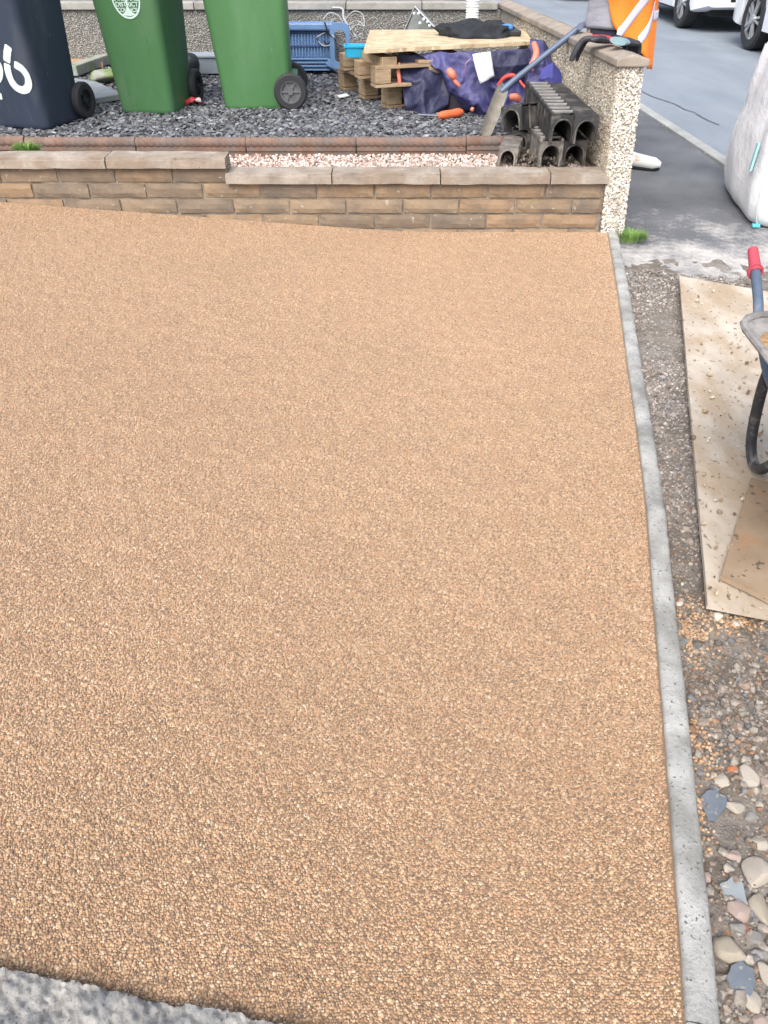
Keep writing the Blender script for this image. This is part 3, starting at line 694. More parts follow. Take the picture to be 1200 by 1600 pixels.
def bin_(name, loc, rz, label, col, w0=.37, d0=.42, w1=.47, d1=.52, wheel_r=.10, hub=None):
    root = empty(name, loc, rz, label, 'wheelie bin')
    H = .97
    mat = surf('bin_plastic', [(.3, tuple(x*.85 for x in col)), (.7, tuple(x*1.12 for x in col))], scale=3, rough=.5, spec=.4, bump=.15, bscale=30, bdist=.004,
        blotch=(5, .50, .78, tuple(x*.8+.09 for x in col), .45), speck=(55, .72, tuple(x*.7+.10 for x in col)), stretch=(1,1,.35))
    # local: front faces -y, back (+y) is nearly upright
    m = MB(); rg = []
    zs = [0,.012,.03,.10,.25,.26,.45,.65,.85,.93]
    for z in zs:
        t = z/.93; w = w0+(w1-w0)*t; dd = d0+(d1-d0)*t; s = .97 if z == 0 else 1
        cy = -(dd-d0)/2
        rg.append(rrect(w*s, dd*s, .045, z, 5, 0, cy))
    m.rings(rg); body = m.build('bin_body', mat, root, smooth=True, angle=60)
    t = MB()
    # front rib panels, moulded proud
    for s in (-1, 1):
        tz = [(.02,.0),(.30,.0)]
        a0 = -(d0/2); q = []
        t.add([(s*w0*.18, -d0/2-.002, .02),(s*w0*.30, -d0/2-.002, .02),(s*w0*.27, -(d0/2+(d1-d0)*.42)-.006, .42),(s*w0*.25, -(d0/2+(d1-d0)*.42)-.006, .42),
               (s*w0*.18, -d0/2+.01, .02),(s*w0*.30, -d0/2+.01, .02),(s*w0*.27, -(d0/2+(d1-d0)*.42)+.01, .42),(s*w0*.25, -(d0/2+(d1-d0)*.42)+.01, .42)],
              [(0,1,2,3),(0,1,5,4),(1,2,6,5),(2,3,7,6),(3,0,4,7)])
    t.build('moulded_rib', mat, root, bevel=.002)
    yc = -(d1-d0)/2
    MB().rings([rrect(w1+.01, d1+.01, .05, .90, 5, 0, yc), rrect(w1+.05, d1+.05, .05, .905, 5, 0, yc), rrect(w1+.055, d1+.055, .055, .955, 5, 0, yc), rrect(w1+.01, d1+.01, .05, .957, 5, 0, yc)]).build('rim', mat, root, smooth=True)
    MB().rings([rrect(w1+.065, d1+.08, .05, .960, 5, 0, yc), rrect(w1+.065, d1+.08, .05, .985, 5, 0, yc), rrect(w1-.02, d1, .05, 1.02, 5, 0, yc), rrect(w1*.6, d1*.6, .05, 1.035, 5, 0, yc)]).build('lid', mat, root, smooth=True)
    MB().tube([(-w1/2, d0/2+.0,.94),(-w1/2+.02, d0/2+.06,.95),(w1/2-.02, d0/2+.06,.95),(w1/2, d0/2+.0,.94)], .014, 10).build('handle_bar', mat, root, smooth=True)
    # wheel housing notch and axle
    MB().box((0, d0/2+.015, .10), (w0*.86, .05, .16)).build('axle_housing', mat, root, bevel=.012)
    MB().tube([(-w0/2-.03, d0/2-.005, wheel_r),(w0/2+.03, d0/2-.005, wheel_r)], .009, 8).build('axle', M_steel, root)
    for s in (-1, 1): wheel_parts(root, (s*(w0/2+.025), d0/2-.005, wheel_r), wheel_r, .045, None, hub)
    return root, mat
G1, G2, DK = (.056,.150,.060), (.062,.172,.062), (.030,.042,.068)
M_hubg = plain('grey_hub', (.11,.115,.125), rough=.5)
# dark bin
c0 = P(73,204,GZ); d1 = Vector((.27,.96,0)).normalized(); rzd = -math.atan2(d1.x, d1.y)
w0, d0 = .40, .37
fx = Vector((math.cos(rzd), math.sin(rzd), 0)); fy = Vector((-math.sin(rzd), math.cos(rzd), 0))
loc = c0 - fx*(w0/2-.012) + fy*(d0/2); binD, mD = bin_('dark_bin', (loc.x, loc.y, GZ), rzd, 'dark navy wheelie bin painted with a white number 6, at the left edge', DK, w0, d0, .49, .47)
def face_pt(root_loc, rz, d0_, d1_, px, py, proud=.003):
    """point of a bin's sloping front seen at a pixel, in bin space"""
    f = Vector((-math.sin(rz), math.cos(rz), 0)); x_ = Vector((math.cos(rz), math.sin(rz), 0))
    sl = (d1_-d0_)/.93       # front leans out with height
    nrm = Vector((0,-1,-sl)).normalized(); O = Vector((0,-d0_/2-proud,0))
    M = Matrix.Translation(root_loc)@Matrix.Rotation(rz, 4, 'Z'); Mi = M.inverted()
    o = Mi@Vector((0,0,CAM_H)); r = (Mi.to_3x3()@ray(px, py)); t = (O-o).dot(nrm)/r.dot(nrm); return o+r*t, nrm
M_paint = plain('white_paint', (.60,.65,.66), rough=.6)
def strokes(root, rz, d0_, d1_, pxs, wpx, name):
    pts = [face_pt(root.location, rz, d0_, d1_, a, b)[0] for a, b in pxs]; nrm = face_pt(root.location, rz, d0_, d1_, *pxs[0])[1]
    q = spline(pts, 6); m = MB()
    for i, p in enumerate(q):
        t = (q[min(i+1,len(q)-1)]-q[max(i-1,0)]).normalized(); s = nrm.cross(t).normalized()
        e = min(i, len(q)-1-i); w = wpx*(.75 if e == 0 else (.95 if e == 1 else 1))*(1+.08*nz(i, 1, .4))
        m.v += [tuple(p+s*w), tuple(p-s*w), tuple(p-s*w-nrm*.002), tuple(p+s*w-nrm*.002)]
    n = len(q); m.f = [(4*i+a, 4*i+(a+1)%4, 4*i+4+(a+1)%4, 4*i+4+a) for i in range(n-1) for a in range(4)]+[(0,1,2,3),(4*n-1,4*n-2,4*n-3,4*n-4)]
    return m.build(name, M_paint, root)
bpy.context.view_layer.update()
strokes(binD, rzd, d0, .47, [(13,72),(11,84),(10.5,97)], .0215, 'painted_stroke')
strokes(binD, rzd, d0, .47, [(11,100),(12.5,112),(18,127),(26,137),(36,141),(43,137),(44.5,128),(41,117),(33,107),(22,100.5)], .0205, 'painted_stroke')
strokes(binD, rzd, d0, .47, [(-18,90),(-6,96),(0,108),(-3,124),(-16,128)], .0175, 'painted_stroke')
strokes(binD, rzd, d0, .47, [(-18,148),(-6,149),(3,151)], .018, 'painted_stroke')
# green bin with emblem
c1 = P(189,178,GZ); c2 = P(273,179,GZ); rz1 = R(-7)
w1_, dd1 = (c2-c1).length*1.02, .40
loc = (c1+c2)/2 + Vector((-math.sin(rz1), math.cos(rz1),0))*(dd1/2)
binE, mE = bin_('green_bin', (loc.x, loc.y, GZ), rz1, 'green wheelie bin with a white oval council emblem on its front', G1, w1_, dd1, w1_+.075, .52)
bpy.context.view_layer.update()
em = empty('emblem'); em.parent = binE
def on_face(px, py): return face_pt(binE.location, rz1, dd1, .52, px, py, .0025)
ce, nr = on_face(196,-3); ex = (on_face(206,-3)[0]-ce).normalized(); ey = nr.cross(ex).normalized(); ey = ey if ey.z > 0 else -ey
Rm = Matrix((ex, ey, ex.cross(ey))).transposed(); 
if (Rm.col[2]).dot(nr) < 0: Rm = Matrix((ex, ey, nr)).transposed()
pxm = (on_face(206,-3)[0]-ce).length/10; ea, eb = 22*pxm, 27*pxm
em.location = ce; em.rotation_euler = Rm.to_euler()
m = MB(); n = 48
for k in range(n):
    a = 2*PI*k/n
    for (s, z) in ((1,.0),(1,.0012),(.9,.0012),(.9,.0)): m.v.append((ea*s*math.cos(a), eb*s*math.sin(a), z))
m.f = [(4*k+j, 4*k+(j+1)%4, 4*((k+1)%n)+(j+1)%4, 4*((k+1)%n)+j) for k in range(n) for j in range(4)]
M_emb = plain('emblem_print', (.50,.66,.60), rough=.5)
m.build('emblem_ring', M_emb, em)
m = MB(); m.prism([(-ea*.5,-eb*.80),(0,-eb*.86),(ea*.5,-eb*.80),(ea*.18,-eb*.62),(ea*.06,-eb*.40),(ea*.05,eb*.5),(-ea*.05,eb*.5),(-ea*.06,-eb*.40),(-ea*.18,-eb*.62)], 0, .001)
m.build('emblem_tree', M_emb, em)
for txt, yy_, s in (('SOUTH', .30, .26),('LAKELAND', -.02, .25),('DISTRICT', -.30, .25),('COUNCIL', -.57, .23)):
    cu = bpy.data.curves.new('t', 'FONT'); cu.body = txt; cu.size = eb*s*1.25; cu.align_x = 'CENTER'; cu.align_y = 'CENTER'; cu.extrude = .0006; cu.offset = .0006
    to = bpy.data.objects.new('t', cu); COL.objects.link(to); bpy.context.view_layer.update()
    me = bpy.data.meshes.new_from_object(to.evaluated_get(bpy.context.evaluated_depsgraph_get())); bpy.data.objects.remove(to)
    me.materials.clear(); link('emblem_lettering', me, M_emb, em, (0, eb*yy_, .0014))
# plain green bin, side on
c = P(345,171,GZ); rz2 = R(-86)
locb = c + Vector((.235,.19,0))
bin_('green_bin', (locb.x, locb.y, GZ), rz2, 'plain green wheelie bin standing side on with its wheel towards the drive', G2, .40, .43, .46, .53, .105, M_hubg)

# items behind the bins
M_gr = plain('grey_trough_plastic', (.27,.32,.37), rough=.5)
p = P(318,110,GZ+.03); tr = MB()
tr.rings([rrect(.50,.16,.02,0,3), rrect(.56,.20,.02,.11,3), rrect(.58,.22,.02,.112,3), rrect(.58,.22,.02,.122,3), rrect(.52,.17,.02,.122,3), rrect(.48,.13,.02,.02,3)])
o = tr.build('trough', M_gr, smooth=True, loc=(p.x+.12, p.y, p.z-.01)); tag(o, 'pale grey plastic trough against the back wall between the two green bins', 'trough')
pp = MB().lathe([(.05,0),(.058,.01),(.075,.09),(.07,.135),(.045,.16),(.015,.17)], 20)
p = P(297,122,GZ+.02); o = pp.build('plant_pot', M_black, smooth=True, loc=(p.x, p.y+.05, GZ+.01)); tag(o, 'rounded black plastic pot behind the emblem bin', 'pot')
# crushed can
M_can = surf('can_red', [(.45, (.50,.03,.05)), (.55, (.50,.04,.06)), (.6, (.7,.66,.66))], scale=26, bump=.3, rough=.35, spec=.6)
p = P(300,160,GZ+.012); m = MB(); rg = []
for i in range(9):
    s = i/8; r_ = .024*(1-.35*math.sin(s*PI*2.2)**2); rg.append([Vector(((s-.5)*.10, r_*math.cos(q)*(1+.2*math.sin(3*q+i)), r_*math.sin(q)*.8+.01*math.sin(s*4))) for q in [2*PI*k/12 for k in range(12)]])
m.rings(rg); o = m.build('drinks_can', M_can, smooth=True, loc=(p.x+.03, p.y-.09, GZ+.035), rot=(0,R(-12),R(12))); tag(o, 'crushed red and white drinks can lying by the wheel of the emblem bin', 'can')
# slab, mossy kerb, sandy patch between dark and green bins
M_slab = surf('grey_slab', [(.3, (.20,.23,.245)), (.7, (.29,.32,.33))], scale=6, bump=.3, bscale=70, rough=.8)
sl = [P(112,121,GZ+.06), P(150,127,GZ+.06), P(192,146,GZ+.05), P(150,153,GZ+.035), P(105,157,GZ+.04)]
m = MB(); n = len(sl); ccen = sum(sl, Vector())/n
m.v = [tuple(p-ccen) for p in sl]+[tuple(p-ccen-Vector((0,0,.035))) for p in sl]
m.f = [tuple(range(n)), tuple(range(2*n-1,n-1,-1))]+[(k,n+k,n+(k+1)%n,(k+1)%n) for k in range(n)]
o = m.build('paving_slab', M_slab, bevel=.004, loc=ccen); tag(o, 'smooth grey slab lying on the slate behind the dark bin', 'slab')
M_moss = surf('mossy_stone', [(.35, (.12,.20,.06)), (.5, (.20,.26,.11)), (.6, (.30,.31,.27))], scale=9, bump=.8, bscale=50, rough=.9, coords='World')
mroot = stone_mesh(91); o = link('mossy_rock', mroot, M_moss, smooth=True, loc=P(158,122,GZ+.05)+Vector((0,.12,0))); o.scale = (.16,.09,.055); tag(o, 'moss covered rock behind the grey slab between the bins', 'rock')
a, b = P(112,112,GZ+.05), P(178,86,GZ+.06); v = (b-a); m = MB().box((0,0,0), (v.length, .09, .07))
o = m.build('kerb_block', surf('lichen_concrete', [(.3,(.24,.26,.23)),(.7,(.36,.37,.34))], scale=12, bump=.5, blotch=(8,.5,.65,(.16,.22,.08),.7)), bevel=.006, loc=(a+b)/2, rot=(0,0,math.atan2(v.y, v.x))); tag(o, 'pale lichened concrete block set at a slant behind the moss covered rock', 'block')
s0 = [P(90,98,GZ+.055), P(160,98,GZ+.055), P(160,82,GZ+.06), P(90,82,GZ+.06)]
s0[2].y = min(s0[2].y, 7.23); s0[3].y = min(s0[3].y, 7.23)
MB().add([tuple(q) for q in s0]+[tuple(q-Vector((0,0,.06))) for q in s0], [(0,1,2,3),(0,1,5,4),(1,2,6,5),(2,3,7,6),(3,0,4,7)]).build('sand_path', surf('orange_sand', [(.3,(.33,.20,.11)),(.7,(.44,.29,.17))], scale=20, coords='World'))
tag(bpy.data.objects['sand_path'], kind='structure')

p = P(536,150,GZ+.02); o = MB().box((0,0,0), (.07,.045,.006), rot=(R(8),R(-6),.4)).build('paper_scrap', M_paint, bevel=.002, loc=(p.x, p.y, GZ+.022)); tag(o, 'small pale scrap lying on the slate left of the lowest pallet', 'scrap')
# ------------------------------------------------------------------ blue ribbed bin lying on its side
M_blue = plain('blue_plastic', (.13,.235,.42), rough=.45, bump=.1, var=.12)
M_blued = plain('dark_blue_plastic', (.05,.09,.22), rough=.5)
pb = P(440,112,GZ+.03); yb = pb.y; x0b, x1b = P(412,112,GZ+.03).x, P(532,112,GZ+.03).x
br = empty('blue_crate', (x0b, yb, GZ+.02), label='blue ribbed plastic crate lying on its side against the back wall', cat='crate')
L = x1b-x0b; HB = .33
MB().box((L*.46, .20, HB*.5), (L*.92, .36, HB*.86)).build('crate_body', M_blue, br, bevel=.015)
m = MB()
for k in range(4): m.box((L*.44, .012, .022+k*.024), (L*.86, .022, .012))
m.build('rail', M_blue, br, bevel=.003)
m = MB(); m.box((L*.46, .0, HB*.93), (L*.94, .05, .05)); m.build('rim', M_blue, br, bevel=.012)
MB().box((L*.46, .012, HB*.55), (L*.90, .02, .014)).build('rail', M_blued, br, bevel=.002)
MB().box((L*.46, .012, HB*.82), (L*.90, .02, .012)).build('rail', M_blued, br, bevel=.002)
for k in range(22):
    MB().box((.03+k*L*.86/22, .014, HB*.56), (.010, .014, HB*.46)).build('rib', M_blue, br)
fr = MB(); q = rrect(.15, HB*.92, .05, 0, 5); qi = rrect(.085, HB*.92-.09, .035, 0, 5)
for ring, yy_ in ((q,-.03),(qi,-.03),(qi,.02),(q,.02)): fr.v += [(p.x, yy_, p.y) for p in ring]
nq = len(q); fr.f = [(j*nq+k, j*nq+(k+1)%nq, ((j+1)%4)*nq+(k+1)%nq, ((j+1)%4)*nq+k) for j in range(4) for k in range(nq)]
fr.build('open_frame', M_blue, br, smooth=True, loc=(L+.005,-.01,HB*.55))
MB().box((L*.93, -.02, .05), (.13, .02, .05), rot=(0,R(32),0)).build('bracket', M_blue, br, bevel=.003)
MB().tube(spline([(L*.82,-.03,HB+.01),(L*.86,-.04,HB*.85),(L*.90,-.035,HB*.72),(L*.85,-.03,HB*.6),(L*.80,-.03,HB*.66)], 6), .006, 6).build('strap', M_black, br)
# turquoise tub
p = P(557,88,GZ+.25); M_turq = plain('turquoise_plastic', (.02,.34,.56), rough=.4)
o = MB().rings([rrect(.12,.10,.02,0,4), rrect(.13,.11,.02,.055,4), rrect(.145,.125,.02,.057,4), rrect(.145,.125,.02,.067,4), rrect(.125,.105,.02,.067,4), rrect(.11,.09,.02,.01,4)]).build('tub', M_turq, smooth=True, loc=(p.x-.01, p.y, GZ+.25)); tag(o, 'small turquoise plastic tub beside the blue crate above the pallets', 'tub')
# pale wire coils
M_wire = plain('pale_cable', (.36,.38,.385), rough=.5)
m = MB()
for k in range(7):
    c_ = PY(random.uniform(500,560), random.uniform(40,64), 6.95-.03*k); r_ = random.uniform(.05,.10); a0 = random.uniform(0,6); e = random.uniform(.5,.9)
    m.tube([c_+Vector((r_*math.cos(a0+t*.35), .04*math.sin(t), r_*e*math.sin(a0+t*.35))) for t in range(random.randint(11,19))], .0045, 5)
m.tube(spline([PY(519,12,7.0),PY(535,14,7.0),PY(537,28,6.98),PY(547,45,6.95),PY(560,62,6.9)], 6), .009, 6)
m.tube(spline([PY(505,30,7.0),PY(515,20,7.0),PY(530,26,7.0),PY(540,45,7.0)], 6), .005, 5)
m.tube(spline([PY(540,30,6.95),PY(552,18,6.95),PY(566,22,6.95),PY(569,40,6.9),PY(563,68,6.9)], 6), .004, 5)
tag(m.build('cable_coil', M_wire, smooth=True), 'tangle of pale looped cable heaped against the back wall above the blue crate', 'cable')

# ------------------------------------------------------------------ pallets and board
def pallet(loc, rz, label, deck=True):
    root = empty('pallet', loc, rz, label, 'pallet', 'stacked pallets')
    W_, L_ = .80, .80     # x = width, y = length ; origin near-left corner
    for x in (.0,.35,.70): 
        for y in (.0,.35,.70): MB().box((x+.05, y+.05, .062), (.10,.10,.078)).build('block', M_wood, root, bevel=.003)
    for y in (.0,.35,.70): MB().box((W_/2, y+.05, .0105), (W_,.10,.018), rot=(0,0,R(random.uniform(-.4,.4)))).build('bottom_board', M_wood, root, bevel=.002)
    for y in ((.0,.35,.70) if deck else (.0,)): MB().box((W_/2, y+.05, .111), (W_,.10,.018)).build('stringer_board', M_wood, root, bevel=.002)
    for k in (range(6) if deck else (2,4)): MB().box((.05+k*.14, L_/2, .130), (.10,L_,.018), rot=(0,0,R(random.uniform(-.4,.4)))).build('deck_board', M_wood, root, bevel=.002)
    return root
pc = P(606,172,GZ+.0); pl = P(531,141,GZ+.0); rzp = math.atan2(-(pl-pc).x, (pl-pc).y)
pallet((pc.x-.0, pc.y, GZ+.005), rzp, 'lowest weathered wooden pallet in the stack under the chipboard sheet')
p2 = P(587,138,GZ+.148); q2 = P(545,115,GZ+.148); rz2_ = math.atan2(-(q2-p2).x, (q2-p2).y); pallet((p2.x, p2.y+.0, GZ+.146), rz2_, 'upper wooden pallet with missing deck boards directly under the chipboard sheet', False)
# spacer timber
MB_ = MB().box((0,0,0), (.10,.30,.05)); o = MB_.build('timber_bearer', M_wood, bevel=.003, loc=(p2.x+.02, p2.y+.17, GZ+.146+.139+.0), rot=(0,0,rzp)); tag(o, 'short wooden bearer between the upper pallet and the chipboard sheet', 'timber')
def osb_mat():
    m, t, b = new_mat('chipboard'); co = N(t, 'TexCoord').outputs['Object']
    mp = N(t, 'Mapping'); mp.inputs['Scale'].default_value = (1, 2.4, 1); t.links.new(co, mp.inputs[0])
    v = N(t, 'TexVoronoi', Scale=22, Randomness=1); t.links.new(mp.outputs[0], v.inputs['Vector']); s = N(t, 'SeparateColor'); t.links.new(v.outputs['Color'], s.inputs[0])
    c = ramp(t, s.outputs[0], [(0,(.36,.27,.16)),(.35,(.52,.42,.27)),(.7,(.62,.53,.36)),(1,(.44,.32,.18))]).outputs[0]
    t.links.new(c, b.inputs['Base Color']); b.inputs['Roughness'].default_value = .75
    bp = N(t, 'Bump', Strength=.6, Distance=.003); t.links.new(s.outputs[1], bp.inputs['Height']); t.links.new(bp.outputs[0], b.inputs['Normal']); return m
M_osb = osb_mat()
zo = GZ+.146+.139+.052
oc = [P(568,84,zo), P(832,70,zo), P(818,50,zo), P(578,52,zo)]
occ = sum(oc, Vector())/4
m = MB(); N_ = 24; top = []
for i in range(N_+1):
    s = i/N_; a_ = oc[0].lerp(oc[1], s); b_ = oc[3].lerp(oc[2], s)
    a_ = a_ + Vector((0, .012*nz(s*9, 0, 1)+.006*nz(s*40,3,1), 0)); top.append((a_-occ, b_-occ))
for a_, b_ in top: m.v += [tuple(a_+Vector((0,0,0))), tuple(b_), tuple(b_+Vector((0,0,.020))), tuple(a_+Vector((0,0,.020)))]
m.f = [(4*i+j, 4*i+(j+1)%4, 4*i+4+(j+1)%4, 4*i+4+j) for i in range(N_) for j in range(4)]+[(0,1,2,3),(4*N_+3,4*N_+2,4*N_+1,4*N_)]
o = m.build('chipboard_sheet', M_osb, loc=occ); tag(o, 'pale chipboard sheet laid flat on top of the pallet stack', 'board')
ztop = zo+.020

# ------------------------------------------------------------------ blue-purple bags and what hangs there
M_bag = surf('purple_bag_fabric', [(.3, (.030,.030,.085)), (.5, (.06,.06,.18)), (.7, (.12,.12,.30))], scale=5, bump=.6, bscale=26, bdist=.01, rough=.5, coords='World')
M_bagd = surf('dark_bag_fabric', [(.3, (.016,.018,.045)), (.7, (.035,.038,.09))], scale=5, bump=.6, bscale=26, bdist=.01, rough=.55, coords='World')
M_org = plain('orange_plastic', (.80,.16,.06), rough=.4, var=.1); M_salmon = plain('salmon_plastic', (.66,.20,.13), rough=.4)
def drape(name, pts_grid, mat, label, cat, amp=.03, seed=0, group=None, n=56):
    """pts_grid: rows of Vectors (top to bottom); bilinear-resampled and creased"""
    rows, cols = len(pts_grid), len(pts_grid[0]); m = MB()
    def samp(u, v):
        a, b = u*(cols-1), v*(rows-1); i, j = min(int(a), cols-2), min(int(b), rows-2); fu, fv = a-i, b-j
        return (pts_grid[j][i].lerp(pts_grid[j][i+1], fu)).lerp(pts_grid[j+1][i].lerp(pts_grid[j+1][i+1], fu), fv)
    for j in range(n+1):
        for i in range(n+1):
            p = samp(i/n, j/n); s = Vector((p.x*7+seed, p.z*6, seed*2.1))
            rid = (1-abs(mnoise.noise(s))*2.6)+.07*(1-abs(mnoise.noise(s*4.1+Vector((1,9,4))))*3); rid2 = .8*(1-abs(mnoise.noise(s*1.9+Vector((5,2,1))))*2.6)
            p = p+Vector((0, -amp*rid-.4*amp*rid2, .3*amp*mnoise.noise(s*1.7))); m.v.append(tuple(p))
    m.f = [(j*(n+1)+i, j*(n+1)+i+1, (j+1)*(n+1)+i+1, (j+1)*(n+1)+i) for j in range(n) for i in range(n)]
    o = m.build(name, mat, smooth=True, angle=80); so = o.modifiers.new('t', 'SOLIDIFY'); so.thickness = .004
    return tag(o, label, cat, group)
def G(rows): return [[PY(a, b, Y) for a, b, Y in r] for r in rows]
drape('rubble_bag', G([[(622,84,5.52),(660,84,5.52),(700,83,5.52)],[(626,120,5.47),(662,124,5.44),(706,130,5.46)],[(632,160,5.45),(662,158,5.36),(700,160,5.46)],[(636,182,5.46),(665,184,5.34),(692,172,5.44)]]),
      M_bagd, 'dark navy bag hanging against the pallets under the left end of the chipboard', 'bag', .03, 1, 'bags stuffed under the chipboard')
drape('rubble_bag', G([[(655,84,5.50),(720,82,5.46),(790,80,5.46),(832,76,5.48)],[(690,112,5.47),(730,120,5.38),(790,120,5.36),(838,112,5.46)],[(700,142,5.46),(735,155,5.34),(775,160,5.30),(835,150,5.40)],[(712,158,5.52),(745,180,5.40),(775,186,5.30),(810,180,5.34)]]),
      M_bag, 'purple blue rubble bag bunched in front of the pallets behind the shovel', 'bag', .045, 4, 'bags stuffed under the chipboard', 64)
drape('rubble_bag', G([[(738,84,5.33),(782,80,5.31),(828,76,5.33)],[(742,104,5.31),(785,104,5.29),(828,98,5.31)],[(760,124,5.31),(790,122,5.30),(822,112,5.34)]]),
      M_bagd, 'dark grey-navy sheet hanging below the right half of the chipboard', 'sheet', .018, 9, 'bags stuffed under the chipboard')
drape('rubble_bag', G([[(828,60,5.42),(848,62,5.40),(858,80,5.42)],[(826,100,5.30),(848,100,5.28),(862,104,5.32)],[(822,140,5.26),(846,142,5.22),(866,136,5.28)],[(806,180,5.24),(836,172,5.20),(862,150,5.26)]]),
      M_bag, 'purple bag standing up at the right end of the chipboard beside the wall', 'bag', .03, 14, 'bags stuffed under the chipboard')
drape('rubble_bag', G([[(846,108,5.2),(862,98,5.18),(876,112,5.2)],[(842,122,5.14),(862,120,5.10),(880,126,5.14)],[(842,136,5.14),(862,140,5.10),(878,136,5.14)]]),
      plain('bright_purple_fabric', (.06,.065,.27), rough=.45, bump=.5, bscale=25), 'bright purple bag corner poking up against the pebbledashed side wall', 'bag', .022, 21, 'bags stuffed under the chipboard')
# grey tub under the bags
p = P(706,176,GZ); o = MB().lathe([(.10,0),(.105,.01),(.125,.16),(.13,.165)], 20).build('bucket', plain('dark_bucket', (.05,.048,.055), rough=.5), smooth=True, loc=(p.x+.05, p.y+.12, GZ)); tag(o, 'dark grey bucket half hidden under the purple bag', 'bucket')
def handle(pts, r, label, mat=M_salmon, name='bag_handle', cat='handle'):
    q = spline(pts, 6); o = MB().tube(q, [r*(.8+.2*math.sin(PI*i/(len(q)-1))) for i in range(len(q))], 10).build(name, mat, smooth=True); tag(o, label, cat, 'orange carrying handles'); return o
handle([PY(701,110,5.33),PY(706,116,5.31),PY(710,122,5.32)], .024, 'round salmon knob hanging left of the white paper')
handle([PY(706,118,5.32),PY(712,128,5.31),PY(718,134,5.31)], .012, 'thin salmon stem below the round knob left of the paper')
handle([PY(834,68,5.30),PY(838,82,5.25),PY(834,96,5.22),PY(829,102,5.22)], .020, 'long salmon handle at the right end of the chipboard')
handle([PY(829,108,5.15),PY(833,106,5.15)], .019, 'stub of salmon handle just below the shovel shaft')
handle([PY(797,152,5.12),PY(806,152,5.11),PY(811,157,5.12)], .022, 'red and salmon knob low down right of the shovel blade')
handle([PY(778,134,5.20),PY(788,122,5.19),PY(800,118,5.18),PY(808,122,5.18)], .014, 'red strap arching over the shovel socket', plain('red_strap', (.45,.05,.04), rough=.5))
handle([PY(812,126,5.14),PY(820,136,5.12),PY(830,139,5.10),PY(842,140,5.10)], .008, 'thin red strap curling right of the shovel shaft', plain('red_strap_thin', (.55,.07,.05), rough=.5))
handle([PY(624,98,5.44),PY(622,110,5.43),PY(624,124,5.42),PY(625,134,5.42)], .013, 'flat orange strap hanging down the right side of the pallets')
handle([PY(727,118,5.33),PY(728,100,5.31),PY(735,93,5.31)], .005, 'thin lilac cord rising to the white paper', plain('lilac_cord', (.30,.18,.30), rough=.6))
handle([PY(736,170,5.30),PY(740,172,5.29)], .014, 'small orange tab under the purple bag')
# orange tool handle on the slate
a, b = P(685,181,GZ+.03), P(722,175,GZ+.03); rt = empty('hand_tool', a, label='tool with a chunky orange handle lying on the slate in front of the bags', cat='hand tool')
q = [Vector((0,0,0)).lerp(b-a, k/8) for k in range(9)]
MB().tube(q, [.014,.022,.024,.024,.023,.024,.025,.024,.015], 12).build('handle', M_org, rt, smooth=True)
v = (b-a).normalized(); MB().tube([-v*.16+Vector((0,.05,.015)), Vector((0,0,0))], .006, 6).build('shank', M_steel, rt)
# white paper
pts = [PY(738,85,5.25), PY(766,80,5.25), PY(773,119,5.22), PY(750,131,5.21), PY(745,122,5.22), PY(742,104,5.235)]
m = MB(); n = 8
for j in range(n+1):
    for i in range(n+1):
        u, v = i/n, j/n; l = pts[0].lerp(pts[3], v) + (pts[5]-pts[0].lerp(pts[3], .5))*math.sin(PI*v)*.6; r_ = pts[1].lerp(pts[2], v)
        p = l.lerp(r_, u); p.y += .008*math.sin(u*5+v*3)+.004*nz(u, v, 3); m.v.append(tuple(p))
m.f = [(j*(n+1)+i, j*(n+1)+i+1, (j+1)*(n+1)+i+1, (j+1)*(n+1)+i) for j in range(n) for i in range(n)]
o = m.build('paper_sheet', plain('white_paper', (.62,.66,.69), rough=.7, var=.03), smooth=True, angle=80); o.modifiers.new('t','SOLIDIFY').thickness = .001; tag(o, 'white paper sheet hanging on the dark bag below the chipboard', 'paper')
# things on the chipboard
bm = bmesh.new(); bmesh.ops.create_icosphere(bm, subdivisions=4, radius=1)
for v in bm.verts:
    c = v.co; s = 1+.28*mnoise.noise(c*1.8+Vector((3,1,0)))+.12*mnoise.noise(c*5); v.co = Vector((c.x*.26*s, c.y*.17*s, max(c.z*.075*s+.03*mnoise.noise(Vector((c.x*3, c.y*3, 2))), -.01)))
me = bpy.data.meshes.new('jacket'); bm.to_mesh(me); bm.free()
p = P(740,55,ztop); o = link('black_jacket', me, surf('black_cloth', [(.3,(.010,.012,.016)),(.7,(.03,.034,.042))], scale=14, bump=.9, bscale=30, bdist=.01, rough=.9), smooth=True, loc=(p.x+.01, p.y-.02, ztop+.008)); tag(o, 'black jacket bundled on the chipboard sheet', 'jacket')
p = P(783,46,ztop+.04); o = MB().box((0,0,0), (.15,.09,.028)).build('blue_case', plain('bright_blue_case', (.05,.22,.62), rough=.35), bevel=.009, loc=(p.x, p.y+.04, ztop+.050), rot=(0,0,R(4))); tag(o, 'flat bright blue case on the jacket at the right end of the chipboard', 'case')
o = MB().box((0,0,0), (.30,.14,.034)).build('black_case', M_black, bevel=.008, loc=(p.x-.02, p.y+.05, ztop+.018), rot=(0,0,R(3))); tag(o, 'flat black case under the bright blue case', 'case')
p = P(739,50,ztop); m = MB(); prof = []
for k in range(60): z = k*.008; prof.append((.042+.004*(k % 2)+.001*math.sin(k*1.7), z))
o = m.lathe(prof, 20).build('white_roll', plain('white_roll_plastic', (.66,.70,.72), rough=.5), smooth=False, loc=(p.x+.005, 6.35, ztop-.05)); tag(o, 'upright ribbed white roll standing behind the black jacket', 'roll')
